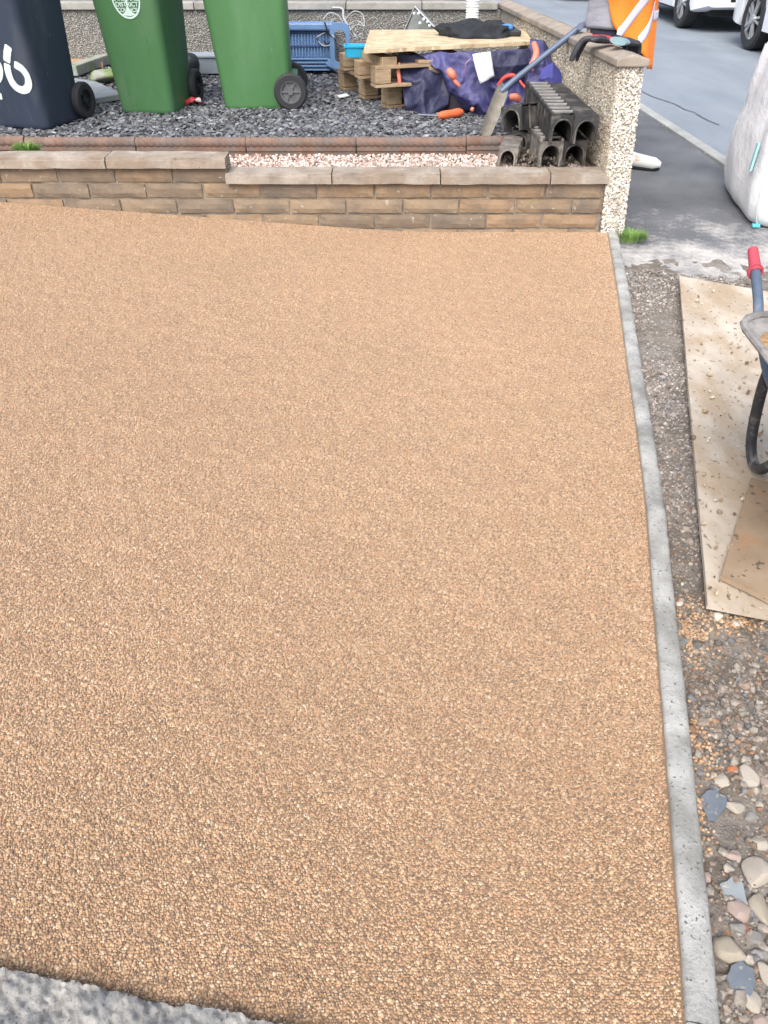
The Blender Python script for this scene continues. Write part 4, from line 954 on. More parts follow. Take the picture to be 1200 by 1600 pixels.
# galvanised dotted corner plate
a_, b_, c_ = PY(648,10,6.75), PY(628,44,6.75), PY(692,56,6.7)
M_zinc = plain('dull_zinc', (.24,.26,.26), rough=.5, metallic=.4, var=.2)
rt = empty('metal_bracket', (a_.x, a_.y, GZ), label='folded grey metal plate with a row of white fixings leaning behind the chipboard', cat='metal plate')
mv = Vector((-a_.x, -a_.y, -GZ)); m = MB(); top_, lo, hi = a_+mv, PY(622,70,6.75)+mv, PY(702,66,6.7)+mv
m.add([top_, lo, hi, top_+Vector((.02,.015,0)), lo+Vector((.02,.015,0)), hi+Vector((.02,.015,0))], [(0,1,2),(5,4,3),(0,2,5,3),(1,0,3,4),(2,1,4,5)]); m.build('plate', M_zinc, rt)
MB().tube([lo+Vector((0,-.012,0)), top_+Vector((0,-.012,0)), hi+Vector((0,-.012,0))], .009, 6).build('rim', M_steel, rt)
for a1, b1 in ((647,21),(654,21),(662,30),(656,36),(668,34),(671,40),(667,49),(679,50)):
    q = PY(a1, b1, 6.70)+mv; MB().lathe([(.011,0),(.011,.008),(.006,.012)], 8, Matrix.Translation(q)@Matrix.Rotation(PI/2, 4, 'X')).build('fixing', M_paint, rt)

# ------------------------------------------------------------------ shovel
tip, soc, end = P(754,219,GZ+.0), PY(784,141,4.99), P(909,40,.835)
sh = empty('shovel', tip, label='long-bladed shovel with a blue shaft leaning from the slate onto the side wall', cat='shovel')
s_, e_ = soc-tip, end-tip
dv = s_.normalized(); sidev = dv.cross(Vector((0,-1,.2))).normalized(); nb = sidev.cross(dv).normalized(); m = MB(); rg = []
for t, w in ((0,.016),(.04,.026),(.15,.034),(.5,.038),(.85,.037),(1,.032),(1.10,.018)):
    c_ = s_*t; rg.append([c_+sidev*w*u + nb*(.016*(u*u)+h) for u, h in ((-1,0),(-.5,0),(0,0),(.5,0),(1,0),(1,.005),(.5,.005),(0,.005),(-.5,.005),(-1,.005))])
m.rings(rg); m.build('blade', surf('muddy_steel', [(.3,(.17,.155,.125)),(.6,(.27,.25,.21)),(.8,(.38,.37,.34))], scale=16, bump=.3, rough=.6, metallic=.25), sh, smooth=True)
MB().tube([s_*.97, s_.lerp(e_, .15), s_.lerp(e_, .55), e_], [.019,.018,.0165,.017], 12).build('shaft', plain('blue_grey_shaft', (.085,.12,.19), rough=.4), sh, smooth=True)
gv = Vector((.35,.9,0)).normalized(); MB().tube([e_-gv*.055, e_+gv*.055], .017, 10).build('grip', plain('grip_grey', (.12,.15,.22), rough=.5), sh, smooth=True)

# ------------------------------------------------------------------ black drainage channels
M_drain = surf('dusty_black_plastic', [(.3, (.020,.020,.022)), (.7, (.048,.047,.047))], scale=12, bump=.3, bscale=60, rough=.6, blotch=(10,.5,.68,(.20,.185,.165),.7))
M_draind = surf('muddy_channel_top', [(.3, (.07,.065,.06)), (.7, (.17,.155,.14))], scale=16, bump=.4, rough=.8, blotch=(9,.48,.62,(.30,.28,.25),.8))
M_bar = surf('dusty_bar', [(.3,(.16,.155,.15)),(.7,(.30,.29,.275))], scale=20, bump=.3, rough=.7)
def channel(loc, rot, L, label, slotted=False, w=.122, h=.118, mat=M_drain):
    root = empty('drain_channel', loc); root.rotation_euler = rot; tag(root, label, 'drain channel', 'black drainage channels piled by the side wall')
    hw = w/2; iw = hw-.016; poly = [(-hw,0),(-hw,h),(hw,h),(hw,0),(iw,0)]
    for k in range(9): a = PI*k/8; poly.append((iw*math.cos(a), h*.42+(h*.42)*math.sin(a)))
    poly.append((-iw,0)); n = len(poly); m = MB()
    e = .012
    def ringat(y, inset): return [Vector((x*(1-inset) if abs(x) > iw+.001 else x, y, z if z < h-.001 else z*(1-inset))) for x, z in poly]
    m.rings([ringat(0,0), ringat(e,0), ringat(e,.08), ringat(L-e,.08), ringat(L-e,0), ringat(L,0)])
    m.build('channel_body', mat, root)
    k = .09
    while k < L-.05:
        MB().box((0, k, h*.5), (w*.99, .008, h*.98)).v
        for s in (-1,1): MB().box((s*(hw-.003), k, h*.5), (.008, .009, h*.94)).build('rib', mat, root)
        k += .09
    if slotted:
        k = .05
        while k < L-.03: MB().box((0, k, h+.010), (w*.84, .020, .010)).build('bar', M_bar, root, bevel=.002); k += .075
        for s in (-1,1): MB().box((s*(hw-.007), L/2, h+.004), (.012, L, .018)).build('side_rail', mat, root, bevel=.002)
    else:
        MB().box((0, L/2, h+.002), (w*.96, L*.99, .008)).build('cover', mat, root, bevel=.002)
    # arch lip
    lp = [Vector(((iw+.004)*math.cos(PI*k/10), -.004, h*.42+(h*.42+.004)*math.sin(PI*k/10))) for k in range(11)]
    MB().tube([Vector((iw+.004,-.004,0))]+lp+[Vector((-iw-.004,-.004,0))], .005, 6).build('arch_lip', mat, root)
    # stop end inside, so the far end reads dark
    return root
z0 = .300
pA = P(858,260,z0); pB = P(895,258,z0)
channel((pA.x, pA.y, z0), (0,0,R(4)), .75, 'lower middle black channel end with a muddy slotted top', True, mat=M_draind)
channel((pB.x, pB.y, z0), (0,0,R(3)), .75, 'lower right black channel end next to the cream wall', False, h=.112)
z1 = z0+.128
pC = P(876,222,z1); pD = P(912,224,z1)
channel((pC.x, pC.y, z1), (R(1.5),0,R(1)), .80, 'upper middle channel with open ladder-like slots along its top', True)
channel((pD.x, pD.y, z1), (0,0,R(1)), .92, 'upper right channel with a smooth flat cover, touching the cream wall', False)
pE = P(791,258,z0); channel((pE.x, pE.y, z0-.01), (0,R(4),R(-14)), .42, 'small dusty channel at the left front of the pile with a whitish top', False, w=.10, h=.095, mat=M_draind)
pF = P(800,207,.42); channel((pF.x, pF.y, .425), (R(-6),R(-14),R(-38)), .50, 'channel tipped over to the left on top of the pile', False, w=.12)
pG = P(806,236,.32); channel((pG.x+.01, pG.y+.03, .32), (R(2),R(8),R(-20)), .40, 'dark channel buried in the middle of the pile under the tipped one', True, w=.11, h=.09, mat=M_drain)
n = 420; q = P(835,250,.3); pos = np.stack([rng.normal(q.x+.02,.07,n), rng.uniform(YW+.12,4.55,n), rng.uniform(.285,.335,n)],1)
tag(link('soil_crumbs', scatter_mesh('soil_crumbs', ICO1, pos, rng.uniform(.004,.013,(n,3)), rotmats(n), pick_cols(n, [(.10,.085,.07),(.20,.17,.14),(.05,.045,.04)], [3,2,2]), .3, smooth=False), M_grit), kind='stuff')

# ------------------------------------------------------------------ work gloves on the coping
def skin_obj(name, verts, edges, radii, mat, parent=None, sub=1, root=0, loc=(0,0,0), rot=(0,0,0)):
    me = bpy.data.meshes.new(name); me.from_pydata([tuple(v) for v in verts], edges, [])
    o = link(name, me, None, parent, loc, rot); me.materials.append(mat)
    sk = o.modifiers.new('skin', 'SKIN'); sk.use_smooth_shade = True
    for i, r in enumerate(radii): me.skin_vertices[0].data[i].radius = (r, r) if not isinstance(r, tuple) else r; me.skin_vertices[0].data[i].use_root = False
    me.skin_vertices[0].data[root].use_root = True
    s = o.modifiers.new('sub', 'SUBSURF'); s.levels = sub; s.render_levels = sub
    return o
def glove(loc, rot, label, mp, mc, droop=.05, red_back=False):
    root = empty('work_glove', loc); root.rotation_euler = rot; tag(root, label, 'glove', 'work gloves on the side wall')
    # palm: flattened shape
    m = MB(); rg = []
    for t, w, h in ((0,.036,.014),(.03,.040,.017),(.07,.046,.018),(.10,.046,.015),(.115,.040,.010)):
        rg.append([Vector((w*math.cos(a), t, h*math.sin(a)+.018)) for a in [2*PI*k/14 for k in range(14)]])
    m.rings(rg); m.build('palm', mp, root, smooth=True)
    if red_back: MB().rings([[Vector((w*.9*math.cos(a), t, h*math.sin(a)+.022)) for a in [2*PI*k/14 for k in range(14)]] for t, w, h in ((.005,.034,.014),(.05,.042,.017),(.10,.040,.014))]).build('knit_back', mc, root, smooth=True)
    for i, (x, L) in enumerate(((-.034,.075),(-.012,.088),(.012,.082),(.033,.066))):
        MB().tube(spline([(x*.95,.095,.020),(x*1.15,.095+L*.5,.022-droop*.15),(x*1.25,.095+L*.85,.012-droop*.6),(x*1.25,.095+L,-droop)], 4), [.012,.0125,.0125,.012,.012,.012,.0115,.0115,.011,.0105,.010,.009,.006], 8).build('finger', mp, root, smooth=True)
    MB().tube(spline([(-.03,.03,.02),(-.06,.055,.022),(-.078,.09,.012)], 4), [.014,.0145,.014,.0135,.013,.012,.011,.0095,.006], 8).build('thumb', mp, root, smooth=True)
    rg = [[Vector((w*math.cos(a), t, h*math.sin(a)+.018)) for a in [2*PI*k/14 for k in range(14)]] for t, w, h in ((.005,.037,.0145),(-.03,.040,.017),(-.065,.043,.016))]
    MB().rings(rg).build('cuff', mc, root, smooth=True); return root
M_gd = surf('dark_glove_rubber', [(.3,(.020,.022,.030)),(.7,(.06,.062,.075))], scale=20, bump=.6, bscale=60, rough=.7)
M_gr_ = plain('red_knit', (.42,.03,.05), rough=.85, bump=.4, bscale=150); M_gb = plain('pale_blue_knit', (.20,.31,.35), rough=.8, bump=.4, bscale=150)
zc = wtop(4.4)+.052
a_ = PY(958,50,4.40); glove((a_.x, a_.y, zc+.004), (R(2),R(6),R(68)), 'dark work glove with a red cuff, fingers drooping over the wall edge', M_gd, M_gr_, .085, True)
b_ = PY(972,58,4.28); glove((b_.x+.01, b_.y+.02, zc+.012), (R(-6),R(8),R(-38)), 'dark work glove with a pale blue cuff resting on the near coping stone', M_gd, M_gb, .09)

# ------------------------------------------------------------------ person behind the wall
M_hv = plain('hi_vis_orange', (1.0,.24,.02), rough=.6, var=.06, bump=.3, bscale=20)
M_refl = plain('reflective_tape', (.62,.58,.66), rough=.35, var=.04); M_jersey = surf('grey_jersey', [(.3,(.28,.28,.33)),(.7,(.42,.42,.48))], scale=9, bump=.8, bscale=24, rough=.9, stretch=(1,1,4))
M_trou = plain('navy_trousers', (.025,.03,.045), rough=.9, bump=.3); M_skin = plain('skin', (.50,.30,.22), rough=.5); M_boot = plain('pale_boot', (.55,.57,.56), rough=.5)
per = empty('person', (1.395, 5.42, -.035), label='person in a grey top and open orange hi-vis waistcoat standing behind the side wall', cat='person')
V = [(0,0,.96),(0,0,1.12),(0,-.01,1.30),(0,-.01,1.46),(0,-.02,1.54),(0,-.04,1.62),(0,-.045,1.70),
     (-.09,0,.90),(-.12,-.02,.50),(-.13,.02,.09),(-.135,-.10,.045),(-.14,-.17,.04),
     (.10,.02,.90),(.10,.04,.50),(.19,.14,.09),(.30,.10,.05),(.41,.05,.04),
     (-.19,0,1.44),(-.24,-.02,1.17),(-.15,-.22,1.14),(-.09,-.27,1.15),
     (.19,0,1.44),(.25,.0,1.17),(.16,-.22,1.14),(.10,-.27,1.15)]
E = [(0,1),(1,2),(2,3),(3,4),(4,5),(5,6),(0,7),(7,8),(8,9),(9,10),(10,11),(0,12),(12,13),(13,14),(14,15),(15,16),(3,17),(17,18),(18,19),(19,20),(3,21),(21,22),(22,23),(23,24)]
RR = [(.15,.11),(.145,.105),(.17,.115),(.13,.10),.055,(.082,.095),(.07,.085),(.095,.10),.062,.045,(.05,.04),(.04,.03),(.095,.10),.062,.045,(.05,.04),(.04,.03),.065,.048,.036,.034,.065,.048,.036,.034]
body = skin_obj('body', V, E, RR, M_skin, per, 2)
# clothing over the body
def limb(pts, rs, name, mat, n=14): 
    q = spline(pts, 5); rr = np.interp(np.linspace(0,1,len(q)), np.linspace(0,1,len(rs)), rs); rr = [float(r)*(1+.05*math.sin(i*2.2)) for i, r in enumerate(rr)]
    return MB().tube(q, rr, n).build(name, mat, per, smooth=True)
limb([Vector(V[7]).lerp(Vector(V[8]), .42),V[8],V[9]], [.095,.082,.072], 'trouser_leg', M_trou); limb([Vector(V[12]).lerp(Vector(V[13]), .42),V[13],V[14]], [.095,.082,.072], 'trouser_leg', M_trou)
for (a1, a2, a3) in ((9,10,11),(14,15,16)):
    A, B, C_ = Vector(V[a1]), Vector(V[a2]), Vector(V[a3]); m = MB()
    m.tube([A+Vector((0,0,.10)), A+Vector((0,0,.03)), A.lerp(B,.5)+Vector((0,0,-.01)), B+Vector((0,0,.0)), C_, C_+(C_-B)*.35], [.052,.056,.052,.046,.040,.018], 12); m.build('boot', M_boot, per, smooth=True)
    MB().tube([A+Vector((0,0,-.042)), A.lerp(B,.5)+Vector((0,0,-.045)), B+Vector((0,0,-.030)), C_+Vector((0,0,-.022)), C_+(C_-B)*.3+Vector((0,0,-.012))], [.030,.034,.034,.032,.016], 10).build('boot_sole', M_rubber, per, smooth=True)
limb([V[17],V[18],V[19],Vector(V[20])], [.08,.068,.055,.05], 'sleeve', M_jersey); limb([V[21],V[22],V[23]], [.08,.068,.055], 'sleeve', M_jersey)
m = MB(); rg = []; nn = 40
for z, w, dd in ((.81,.185,.145),(.83,.19,.15),(.95,.185,.145),(1.10,.18,.14),(1.25,.195,.14),(1.40,.20,.13),(1.48,.15,.11),(1.53,.07,.075)):
    rg.append([Vector(((w+.006*math.sin(a*5+z*30))*math.cos(a), (dd+.006*math.sin(a*5+z*30))*math.sin(a), z+.012*math.cos(a+2.0))) for a in [2*PI*k/nn for k in range(nn)]])
m.rings(rg, cap=False); tp_ = m.build('grey_top', M_jersey, per, smooth=True, angle=80); tp_.modifiers.new('t','SOLIDIFY').thickness = .004
m = MB(); m.rings([[Vector((w*math.cos(a), dd*math.sin(a), z)) for a in [2*PI*k/20 for k in range(20)]] for z, w, dd in ((.70,.165,.135),(.80,.175,.14),(.90,.17,.135),(.96,.15,.12))]); m.build('trouser_hips', M_trou, per, smooth=True)
A0, A1 = R(-128), R(125)
def vest_r(a, z):
    fl = .010*math.sin(a*8+z*3)*max(0, 1.7-z) ; k = max(0, .95-z)*.10
    return (.212+fl+k, .172+fl+k*.5)
def hem(a):        # front flap is hitched up at the opening and hangs low on the far side
    d_ = math.degrees(a); return float(np.interp(d_, [-128,-118,-108,-95,-75,-55,-30,0,40,160], [1.02,.93,.85,.80,.76,.70,.615,.60,.62,.66]))
m = MB(); rows_ = 26; cols_ = 70
for j in range(rows_+1):
    for i in range(cols_+1):
        a = A0+(A1-A0)*i/cols_; z0_ = hem(a); z = z0_+(1.42-z0_)*j/rows_; w, dd = vest_r(a, z); sh = 1-max(0, z-1.3)*1.6
        m.v.append((w*math.cos(a)*sh, dd*math.sin(a)*sh, z))
m.f = [(j*(cols_+1)+i, j*(cols_+1)+i+1, (j+1)*(cols_+1)+i+1, (j+1)*(cols_+1)+i) for j in range(rows_) for i in range(cols_)]
coat = m.build('hi_vis_waistcoat', M_hv, per, smooth=True, angle=80); coat.modifiers.new('t','SOLIDIFY').thickness = .006
def band(a0, a1, z0_, z1_, hgt=.052):
    m = MB(); K = 30
    for i in range(K+1):
        a = a0+(a1-a0)*i/K
        for dz in (0, hgt*.33, hgt*.66, hgt):
            z = z0_+(z1_-z0_)*i/K+dz; w, dd = vest_r(a, z); m.v.append(((w+.005)*math.cos(a), (dd+.005)*math.sin(a), z))
    m.f = [(4*i+k, 4*i+4+k, 4*i+5+k, 4*i+1+k) for i in range(K) for k in range(3)]
    o = m.build('reflective_strip', M_refl, per, smooth=True, angle=80); o.modifiers.new('t','SOLIDIFY').thickness = .002
band(R(-100), R(-45), .76, 1.02, .07); band(R(-66), R(-30), .72, .90, .07); band(R(-30), R(123), .86, .88, .05); band(R(-126), R(123), 1.16, 1.16, .05)
# head details
hd = MB(); 
for s in (-1,1): hd.lathe([(.012,0),(.010,.006),(0.002,.009)], 10, Matrix.Translation((s*.03,-.135,1.665))@Matrix.Rotation(PI/2,4,'X'))
hd.build('eye', plain('eye_white', (.5,.5,.5)), per, smooth=True)
MB().add([(-.012,-.135,1.65),(.012,-.135,1.65),(0,-.165,1.64),(0,-.135,1.675)], [(0,1,2),(1,3,2),(3,0,2),(0,3,1)]).build('nose', M_skin, per)
MB().tube([(-.022,-.130,1.615),(0,-.137,1.612),(.022,-.130,1.615)], .004, 6).build('mouth', plain('lips', (.35,.14,.12)), per)
hm = MB(); rg = []
for k in range(8): t = k/7*PI/2; rg.append([Vector((.098*math.cos(t)*math.cos(a), -.045+.11*math.cos(t)*math.sin(a), 1.70+.075*math.sin(t)+(.0 if math.sin(a)<0 else -.03*math.cos(t)*math.sin(a)))) for a in [2*PI*q/20 for q in range(20)]])
hm.rings(rg).build('hair', plain('dark_hair', (.03,.022,.015), rough=.8, bump=.6, bscale=60), per, smooth=True)
for s, wv in ((-1, V[20]), (1, V[24])):      # hands with five fingers
    W0 = Vector(wv); dn = Vector((-s*.45,-.6,.35)).normalized(); m = MB(); m.tube([W0-dn*.02, W0+dn*.04, W0+dn*.085], [.028,.036,.032], 10)
    for k, L_ in enumerate((.062,.075,.070,.055)): o0 = W0+dn*.075+Vector((0,(k-1.5)*.018,(k-1.5)*-.006)); m.tube([o0, o0+dn*L_*.5+Vector((s*-.004,0,0)), o0+dn*L_+Vector((s*-.02,0,0))], [.0095,.009,.006], 8)
    m.tube([W0+dn*.02+Vector((0,-.025,0)), W0+dn*.055+Vector((-.01*s,-.05,0)), W0+dn*.085+Vector((-.015*s,-.052,0))], [.012,.011,.007], 8); m.build('hand', M_skin, per, smooth=True)

# ------------------------------------------------------------------ bulk bag
M_bulk = surf('white_woven_bag', [(.3,(.78,.79,.80)),(.7,(.86,.87,.88))], scale=4, bump=.5, bscale=14, bdist=.02, rough=.6, coords='World')
bb = P(1168,362,-.04); bagroot = empty('bulk_bag', (bb.x+.495, bb.y+.38, -.035), R(-8), 'full white woven bulk bag standing on the pavement at the right edge', 'bulk bag')
m = MB(); rg = []
for z, s in ((0,.84),(.015,.90),(.05,.95),(.09,.975),(.14,.99),(.20,1.0),(.26,1.0),(.32,.99),(.38,.98),(.44,.965),(.50,.93),(.56,.935),(.62,.93),(.68,.92),(.74,.91),(.80,.87),(.84,.80),(.855,.5)):
    ring = []
    for p in [a_.lerp(b_, t_) for a_, b_ in (lambda L_: list(zip(L_, L_[1:]+L_[:1])))(rrect(.90*s, .90*s, .13*s, z, 10)) for t_ in ((0,) if (a_-b_).length < .1 else [q_/16 for q_ in range(16)])]:
        a = math.atan2(p.y, p.x); k = 1+.025*mnoise.noise(Vector((p.x*4, p.y*4, z*5)))-.035*max(0, 1-3.2*abs(mnoise.noise(Vector((p.x*3.3+7, p.y*3.3, z*1.6)))))*min(1, z*4); ring.append(Vector((p.x*k-.10*max(0,.3-z)*0, p.y*k, z)))
    rg.append(ring)
m.rings(rg); m.build('bag_body', M_bulk, bagroot, smooth=True, angle=60)
M_seam = plain('pale_seam', (.52,.57,.58), rough=.7); M_teal = plain('teal_tab', (.10,.50,.55), rough=.6)
for sx, sy in ((-1,-1),(1,-1),(-1,1),(1,1)):
    q = [(sx*(.45*s-.03), sy*(.45*s-.03), z) for z, s in ((.01,.90),(.08,.97),(.22,1.0),(.38,.98),(.50,.945),(.62,.935),(.78,.90))]
    MB().tube(spline(q,4), .006, 6).build('seam', M_seam, bagroot)
    if sx > 0: MB().tube(spline([(sx*.24, sy*.30,.70),(sx*.30,sy*.36,.84),(sx*.36,sy*.30,.82),(sx*.33,sy*.22,.68)],6), .014, 6).build('lifting_loop', M_bulk, bagroot, smooth=True)
MB().tube([(-.30,-.425,.018),(.40,-.425,.018)], .007, 6).build('seam', M_seam, bagroot)
MB().box((-.385,-.385,.012), (.04,.03,.016)).build('corner_tab', M_teal, bagroot, bevel=.003)
MB().box((-.452,-.25,.33), (.012,.03,.14), rot=(0,R(2),0)).build('side_print', plain('pale_teal_print', (.35,.62,.64)), bagroot, bevel=.002)

# ------------------------------------------------------------------ boards
def board(c4, z, th, mat, name, label, curl=0):
    pts = [P(a, b, z) for a, b in c4]; cc = sum(pts, Vector())/4; m = MB(); n = 14
    for lay in (th, 0):
        for j in range(n+1):
            for i in range(n+1):
                u, v = i/n, j/n; p = pts[0].lerp(pts[1], u).lerp(pts[3].lerp(pts[2], u), v)-cc; e = min(u, 1-u, v, 1-v)
                p.x += .003*nz(u*7, v*7, 1, 3)*(1 if e == 0 else 0); m.v.append((p.x, p.y, p.z+lay+.006*nz(u, v, 2, 1)+curl*max(0, v-.85)*math.sin(u*7)))
    N1 = (n+1)**2
    for j in range(n):
        for i in range(n):
            a = j*(n+1)+i; m.f.append((a, a+1, a+n+2, a+n+1)); m.f.append((N1+a+n+1, N1+a+n+2, N1+a+1, N1+a))
    bd = [i for i in range(n+1)]+[(j+1)*(n+1)-1 for j in range(1,n+1)]+[n*(n+1)+i for i in range(n-1,-1,-1)]+[j*(n+1) for j in range(n-1,0,-1)]
    for k in range(len(bd)): a, b = bd[k], bd[(k+1)%len(bd)]; m.f.append((a, N1+a, N1+b, b))
    o = m.build(name, mat, smooth=True, angle=40, loc=cc); return tag(o, label, 'board')
M_ply = surf('dusty_plywood', [(.3,(.36,.305,.24)),(.5,(.455,.40,.33)),(.7,(.54,.485,.415))], scale=7, bump=.35, bscale=70, bdist=.003, rough=.85, coords='World', stretch=(1,.6,1),
   blotch=(5.0,.46,.62,(.34,.255,.165),.75), speck=(60,.63,(.20,.155,.11)))
M_ply2 = surf('brown_plywood', [(.3,(.20,.14,.088)),(.5,(.30,.22,.145)),(.7,(.40,.31,.22))], scale=4, bump=.35, bscale=60, bdist=.003, rough=.8, coords='World', blotch=(5,.5,.62,(.36,.19,.09),.6), speck=(44,.64,(.12,.09,.06)))
board([(1060,436),(1420,500),(1560,1040),(1103,951)], .0, .016, M_ply, 'plywood_board', 'large pale dusty plywood board lying on the ground beside the edging')
board([(1172,752),(1330,790),(1330,1010),(1124,906)], .021, .014, M_ply2, 'plywood_board', 'smaller brown board lying on top of the pale plywood under the wheelbarrow', .02)
n = 300; u = rng.uniform(0,1,n); v = rng.uniform(0,1,n)**.7
qa = [P(1062,440,.018), P(1230,470,.018), P(1250,980,.018), P(1105,945,.018)]
pos = np.array([tuple((qa[0].lerp(qa[1], a)).lerp(qa[3].lerp(qa[2], a), b)) for a, b in zip(u, v)]); pos[:,2] = .024
r = np.clip(rng.lognormal(-5.9,.5,n), .0012,.009)
tag(link('crumbs_on_board', scatter_mesh('crumbs_on_board', ICO1, pos, r[:,None]*rng.uniform(.6,1.5,(n,3)), rotmats(n), pick_cols(n, [(.30,.22,.14),(.42,.34,.25),(.16,.12,.09),(.5,.44,.36)], [3,3,2,2]), .3, smooth=False), M_grit), kind='stuff')

# ------------------------------------------------------------------ wheelbarrow
wb = empty('wheelbarrow', (1.335, 1.82, .036), R(178), 'muddy wheelbarrow with a blue-grey handle and red grip cut by the right edge', 'wheelbarrow')
M_tubeb = surf('blue_grey_tube', [(.3,(.06,.085,.13)),(.6,(.10,.14,.20)),(.8,(.25,.26,.28))], scale=16, bump=.2, rough=.5); M_tubek = surf('black_tube', [(.3,(.02,.02,.025)),(.7,(.05,.052,.06))], scale=20, bump=.2, rough=.45, blotch=(20,.55,.7,(.22,.2,.18),.7))
M_tray = surf('cement_coated_tray', [(.3,(.12,.12,.12)),(.7,(.27,.26,.25))], scale=9, bump=.6, bscale=60, rough=.8, blotch=(7,.5,.65,(.42,.40,.37),.7)); M_load = surf('sandy_mortar', [(.3,(.36,.22,.11)),(.7,(.50,.33,.19))], scale=12, bump=1, bscale=40, bdist=.02, rough=.9)
for s in (1,-1):
    h = MB().tube(spline([(s*.283,-.335,.487),(s*.290,-.25,.440),(s*.300,-.14,.375),(s*.29,.07,.28),(s*.20,.5,.23),(s*.07,.95,.19)],6), .0138, 12).build('handle_tube', M_tubeb, wb, smooth=True)
    g_ = MB().tube([(s*.279,-.395,.522),(s*.281,-.365,.505),(s*.283,-.325,.482)], [.0145,.0155,.017], 12); g_.lathe([(.023,0),(.023,.007)], 14, Matrix.Translation((s*.283,-.325,.482))@Matrix.Rotation(PI/2,4,'X'))
    g_.build('grip', plain('red_grip', (.40,.055,.08), rough=.5), wb, smooth=True)
    MB().tube(spline([(s*.285,-.06,.34),(s*.280,-.075,.24),(s*.262,-.08,.09),(s*.250,-.055,.022),(s*.245,-.01,.016),(s*.245,.045,.07),(s*.25,.18,.24),(s*.25,.24,.30)],6), .0155, 12).build('leg', M_tubek, wb, smooth=True)
rg = [rrect(.42,.50,.06,.27,4,0,.40), rrect(.62,.72,.09,.38,4,0,.40), rrect(.86,.92,.09,.47,4,0,.41)]
ri_ = [rrect(.85,.91,.09,.47,4,0,.41), rrect(.61,.71,.09,.385,4,0,.40), rrect(.41,.49,.06,.276,4,0,.40)]
MB().rings(rg+ri_).build('tray', M_tray, wb, smooth=True, angle=50)
q = [p+Vector((0,0,.008)) for p in rrect(.86,.92,.09,.465,4,0,.41)]; MB().tube(q+[q[0]], .010, 8, cap=False).build('tray_rim', M_tray, wb, smooth=True)
MB().rings([rrect(.56,.64,.09,.37,5,0,.40), rrect(.80,.86,.08,.445,5,0,.41), rrect(.5,.6,.10,.475,5,0,.41), rrect(.1,.1,.03,.50,5,0,.41)]).build('mortar_load', M_load, wb, smooth=True)
wheel_parts(wb, (0,1.02,.17), .18, .09)

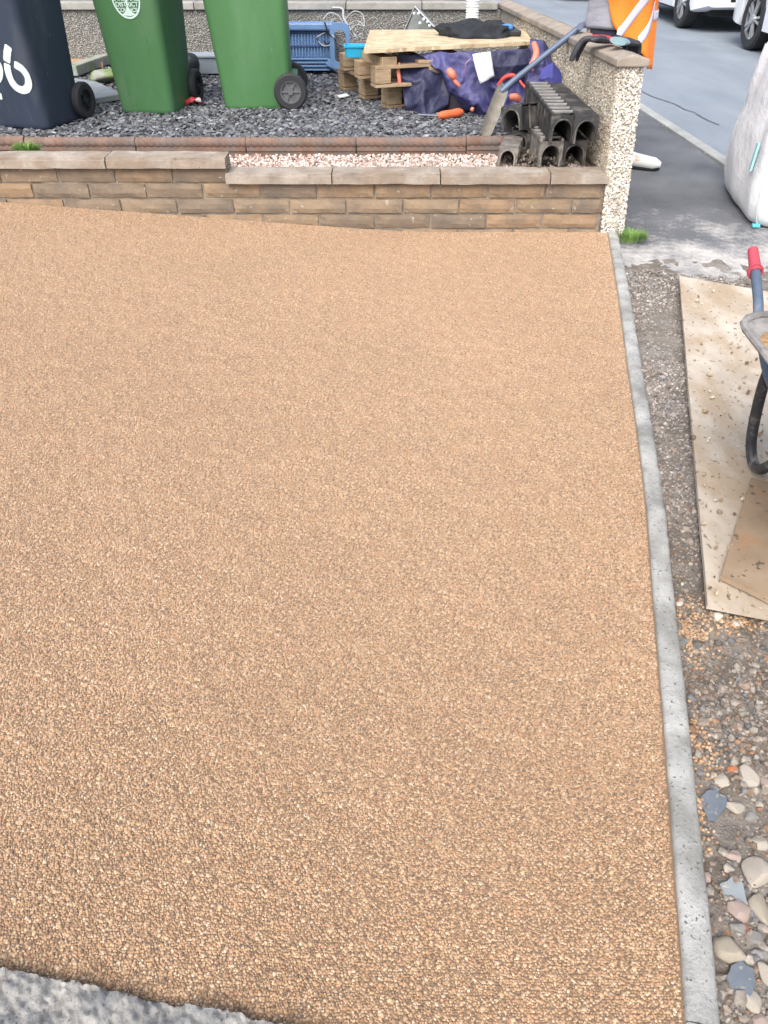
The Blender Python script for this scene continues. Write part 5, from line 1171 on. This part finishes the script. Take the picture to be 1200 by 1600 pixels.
# ------------------------------------------------------------------ cars
M_glass = plain('dark_glass', (.02,.025,.03), rough=.08, spec=.8); M_alloy = plain('alloy', (.55,.56,.58), rough=.3, metallic=.7); M_under = plain('underbody', (.012,.012,.014), rough=.9)
M_lamp = plain('lamp_lens', (.6,.6,.62), rough=.1, spec=.8); M_tail = plain('tail_lens', (.35,.01,.01), rough=.15)
def car(loc, rz, label, paint, L=4.2, Wd=1.76, Hc=1.52, wb_=2.55, fo=.82, r=.33):
    """local: front at +y; origin on the ground under the middle"""
    root = empty('parked_car', loc, rz, label, 'car', 'cars parked along the far kerb')
    hw = Wd/2; y0, y1 = -L/2, L/2; yf = y1-fo; yr = yf-wb_; sill = .22
    # side profile sections along y: half width low, belt height, etc.
    def arch(y):
        for c in (yf, yr):
            dd = abs(y-c); R_ = r+.05
            if dd < R_: return r*.95+math.sqrt(R_*R_-dd*dd)*.98
        return None
    ysn = sorted(set([round(v, 3) for v in list(np.linspace(y0, y1, 50))+[c+s*(r+.05)*k for c in (yf,yr) for s in (-1,1) for k in (1,.995,.93,.8,.6,.3)]]))
    m = MB(); rg = []
    for y in ysn:
        e = min(y-y0, y1-y); rd = max(0, 1-e/.45); w = hw*(1-.16*rd**2.2); b = sill+(.10*max(0, 1-e/.5)**1.5)
        belt = float(np.interp(y, [y0,y0+.2,yr,0,yf-.4,y1-.35,y1], [.78,.95,.97,.93,.93,.80,.55])); a = arch(y)
        lo = max(b, a) if a else b; lo = min(lo, belt-.08)
        hd_ = float(np.interp(y, [y0,y0+.25,0,yf,y1-.3,y1], [.80,1.0,.96,.96,.84,.60]))
        sec = [(w*.93, b if not a else lo), (w*.99, lo+.02), (w*1.0, max(lo+.03,.45)), (w*1.0, max(lo+.035,.62)), (w*.97, belt-.02), (w*.90, hd_)]
        rg.append([Vector((x, y, z)) for x, z in sec]+[Vector((-x, y, z)) for x, z in sec[::-1]])
    m.rings(rg); m.build('body', paint, root, smooth=True, angle=30)
    MB().box((0, (y0+y1)/2, .33), (Wd*.72, L*.93, .26)).box((0, (yf+yr)/2, .30), (Wd*.90, wb_-2*r-.14, .2)).build('underbody', M_under, root)
    # cabin
    m = MB(); rg = []
    for z, a0, a1, w in ((.93, y0+.12, yf-.30, hw*.91), (1.15, y0+.22, yf-.62, hw*.84), (Hc-.10, y0+.42, yf-.98, hw*.73), (Hc-.03, y0+.52, yf-1.10, hw*.66), (Hc, y0+.8, yf-1.35, hw*.5)):
        rg.append(rrect(2*w, a1-a0, .10, z, 5, 0, (a0+a1)/2))
    m.rings(rg[:3]); m.build('windows', M_glass, root, smooth=True)
    MB().rings([[p*1.0 for p in r_] for r_ in rg[2:]]).build('roof', paint, root, smooth=True)
    for s in (-1,1):
        for yy_ in (y0+.45, (yr+yf)/2-.05): MB().box((s*hw*.835, yy_+.1, 1.18), (.03,.07,.46), rot=(0, R(-s*19), 0)).build('pillar', paint, root)
        MB().box((s*(hw+.07), yf-.55, 1.0), (.14,.09,.11)).build('mirror', paint, root, bevel=.03)
        MB().box((s*hw*.74, y1-.16, .70), (.34,.16,.15), rot=(R(25),0,R(-s*18))).build('headlight', M_lamp, root, bevel=.03)
        MB().box((s*hw*.80, y0+.07, .84), (.22,.10,.24)).build('tail_light', M_tail, root, bevel=.03)
        for yy_ in (yf-.42, (yr+yf)/2-.12): MB().box((s*(hw*1.0+.001), yy_-.1, .80), (.02,.16,.025)).build('door_handle', paint, root, bevel=.004)
        for c in (yf, yr):
            wh = empty('wheel', (s*(hw-.115), c, r)); wh.parent = root; mt = Matrix.Rotation(PI/2, 4, 'Y')
            MB().lathe([(r*.66,-.10),(r*.92,-.105),(r,-.08),(r,.08),(r*.92,.105),(r*.66,.10)], 36, mt, True).build('tyre', M_rubber, wh, smooth=True)
            h = MB(); xo = s*.085
            h.lathe([(r*.70,-.09),(r*.68,.09),(r*.62,.09),(r*.62,-.09)], 32, mt, True)
            for k in range(5):
                for dq in (-.17,.17):
                    a = 2*PI*k/5+dq; h.box((xo, math.cos(a)*r*.36, math.sin(a)*r*.36), (.022, r*.60, r*.085), rot=(a,0,0))
            h.lathe([(r*.16,-.01),(r*.16,.03*1)], 14, Matrix.Translation((xo,0,0))@mt); h.build('rim', M_alloy, wh, smooth=True, angle=30)
            MB().lathe([(r*.62,-.02),(r*.62,.02)], 24, Matrix.Translation((s*.03,0,0))@mt).build('brake_disc', M_under, wh)
    MB().box((0, y1-.02, .42), (.9,.05,.10)).build('grille', M_under, root, bevel=.02)
    MB().box((0, y0+.01, .50), (.52,.02,.11)).build('number_plate', M_paint, root)
    return root
M_white = plain('white_car_paint', (.78,.79,.80), rough=.25, spec=.6, coat=.6, var=.01); M_silver = plain('pearl_white_paint', (.74,.76,.78), rough=.25, coat=.6, var=.01); M_navy = plain('dark_car_paint', (.02,.03,.06), rough=.25, coat=.6)
wA, wB = P(1150,73,-.05), P(1056,43,-.05)
# near car: its far (rear) wheel is wA, tail beyond
LA = 4.1
car((wA.x+.86, wA.y+.62-LA/2, -.045), R(180), 'nearer white parked car with silver alloy wheels, cut by the top right corner', M_white, LA, fo=.62, r=.33)
car((wB.x+.86, wB.y-.85+4.2/2, -.045), R(180), 'farther white parked car beside the orange waistcoat, only its lower side in view', M_silver, 4.2, fo=2.55+.0-2.55+.80, wb_=2.55, r=.33)
wC = P(866,2,-.05); car((wC.x+.75, wC.y+1.9, -.045), R(186), 'dark car parked farther up the road at the top edge', M_navy, 4.1)
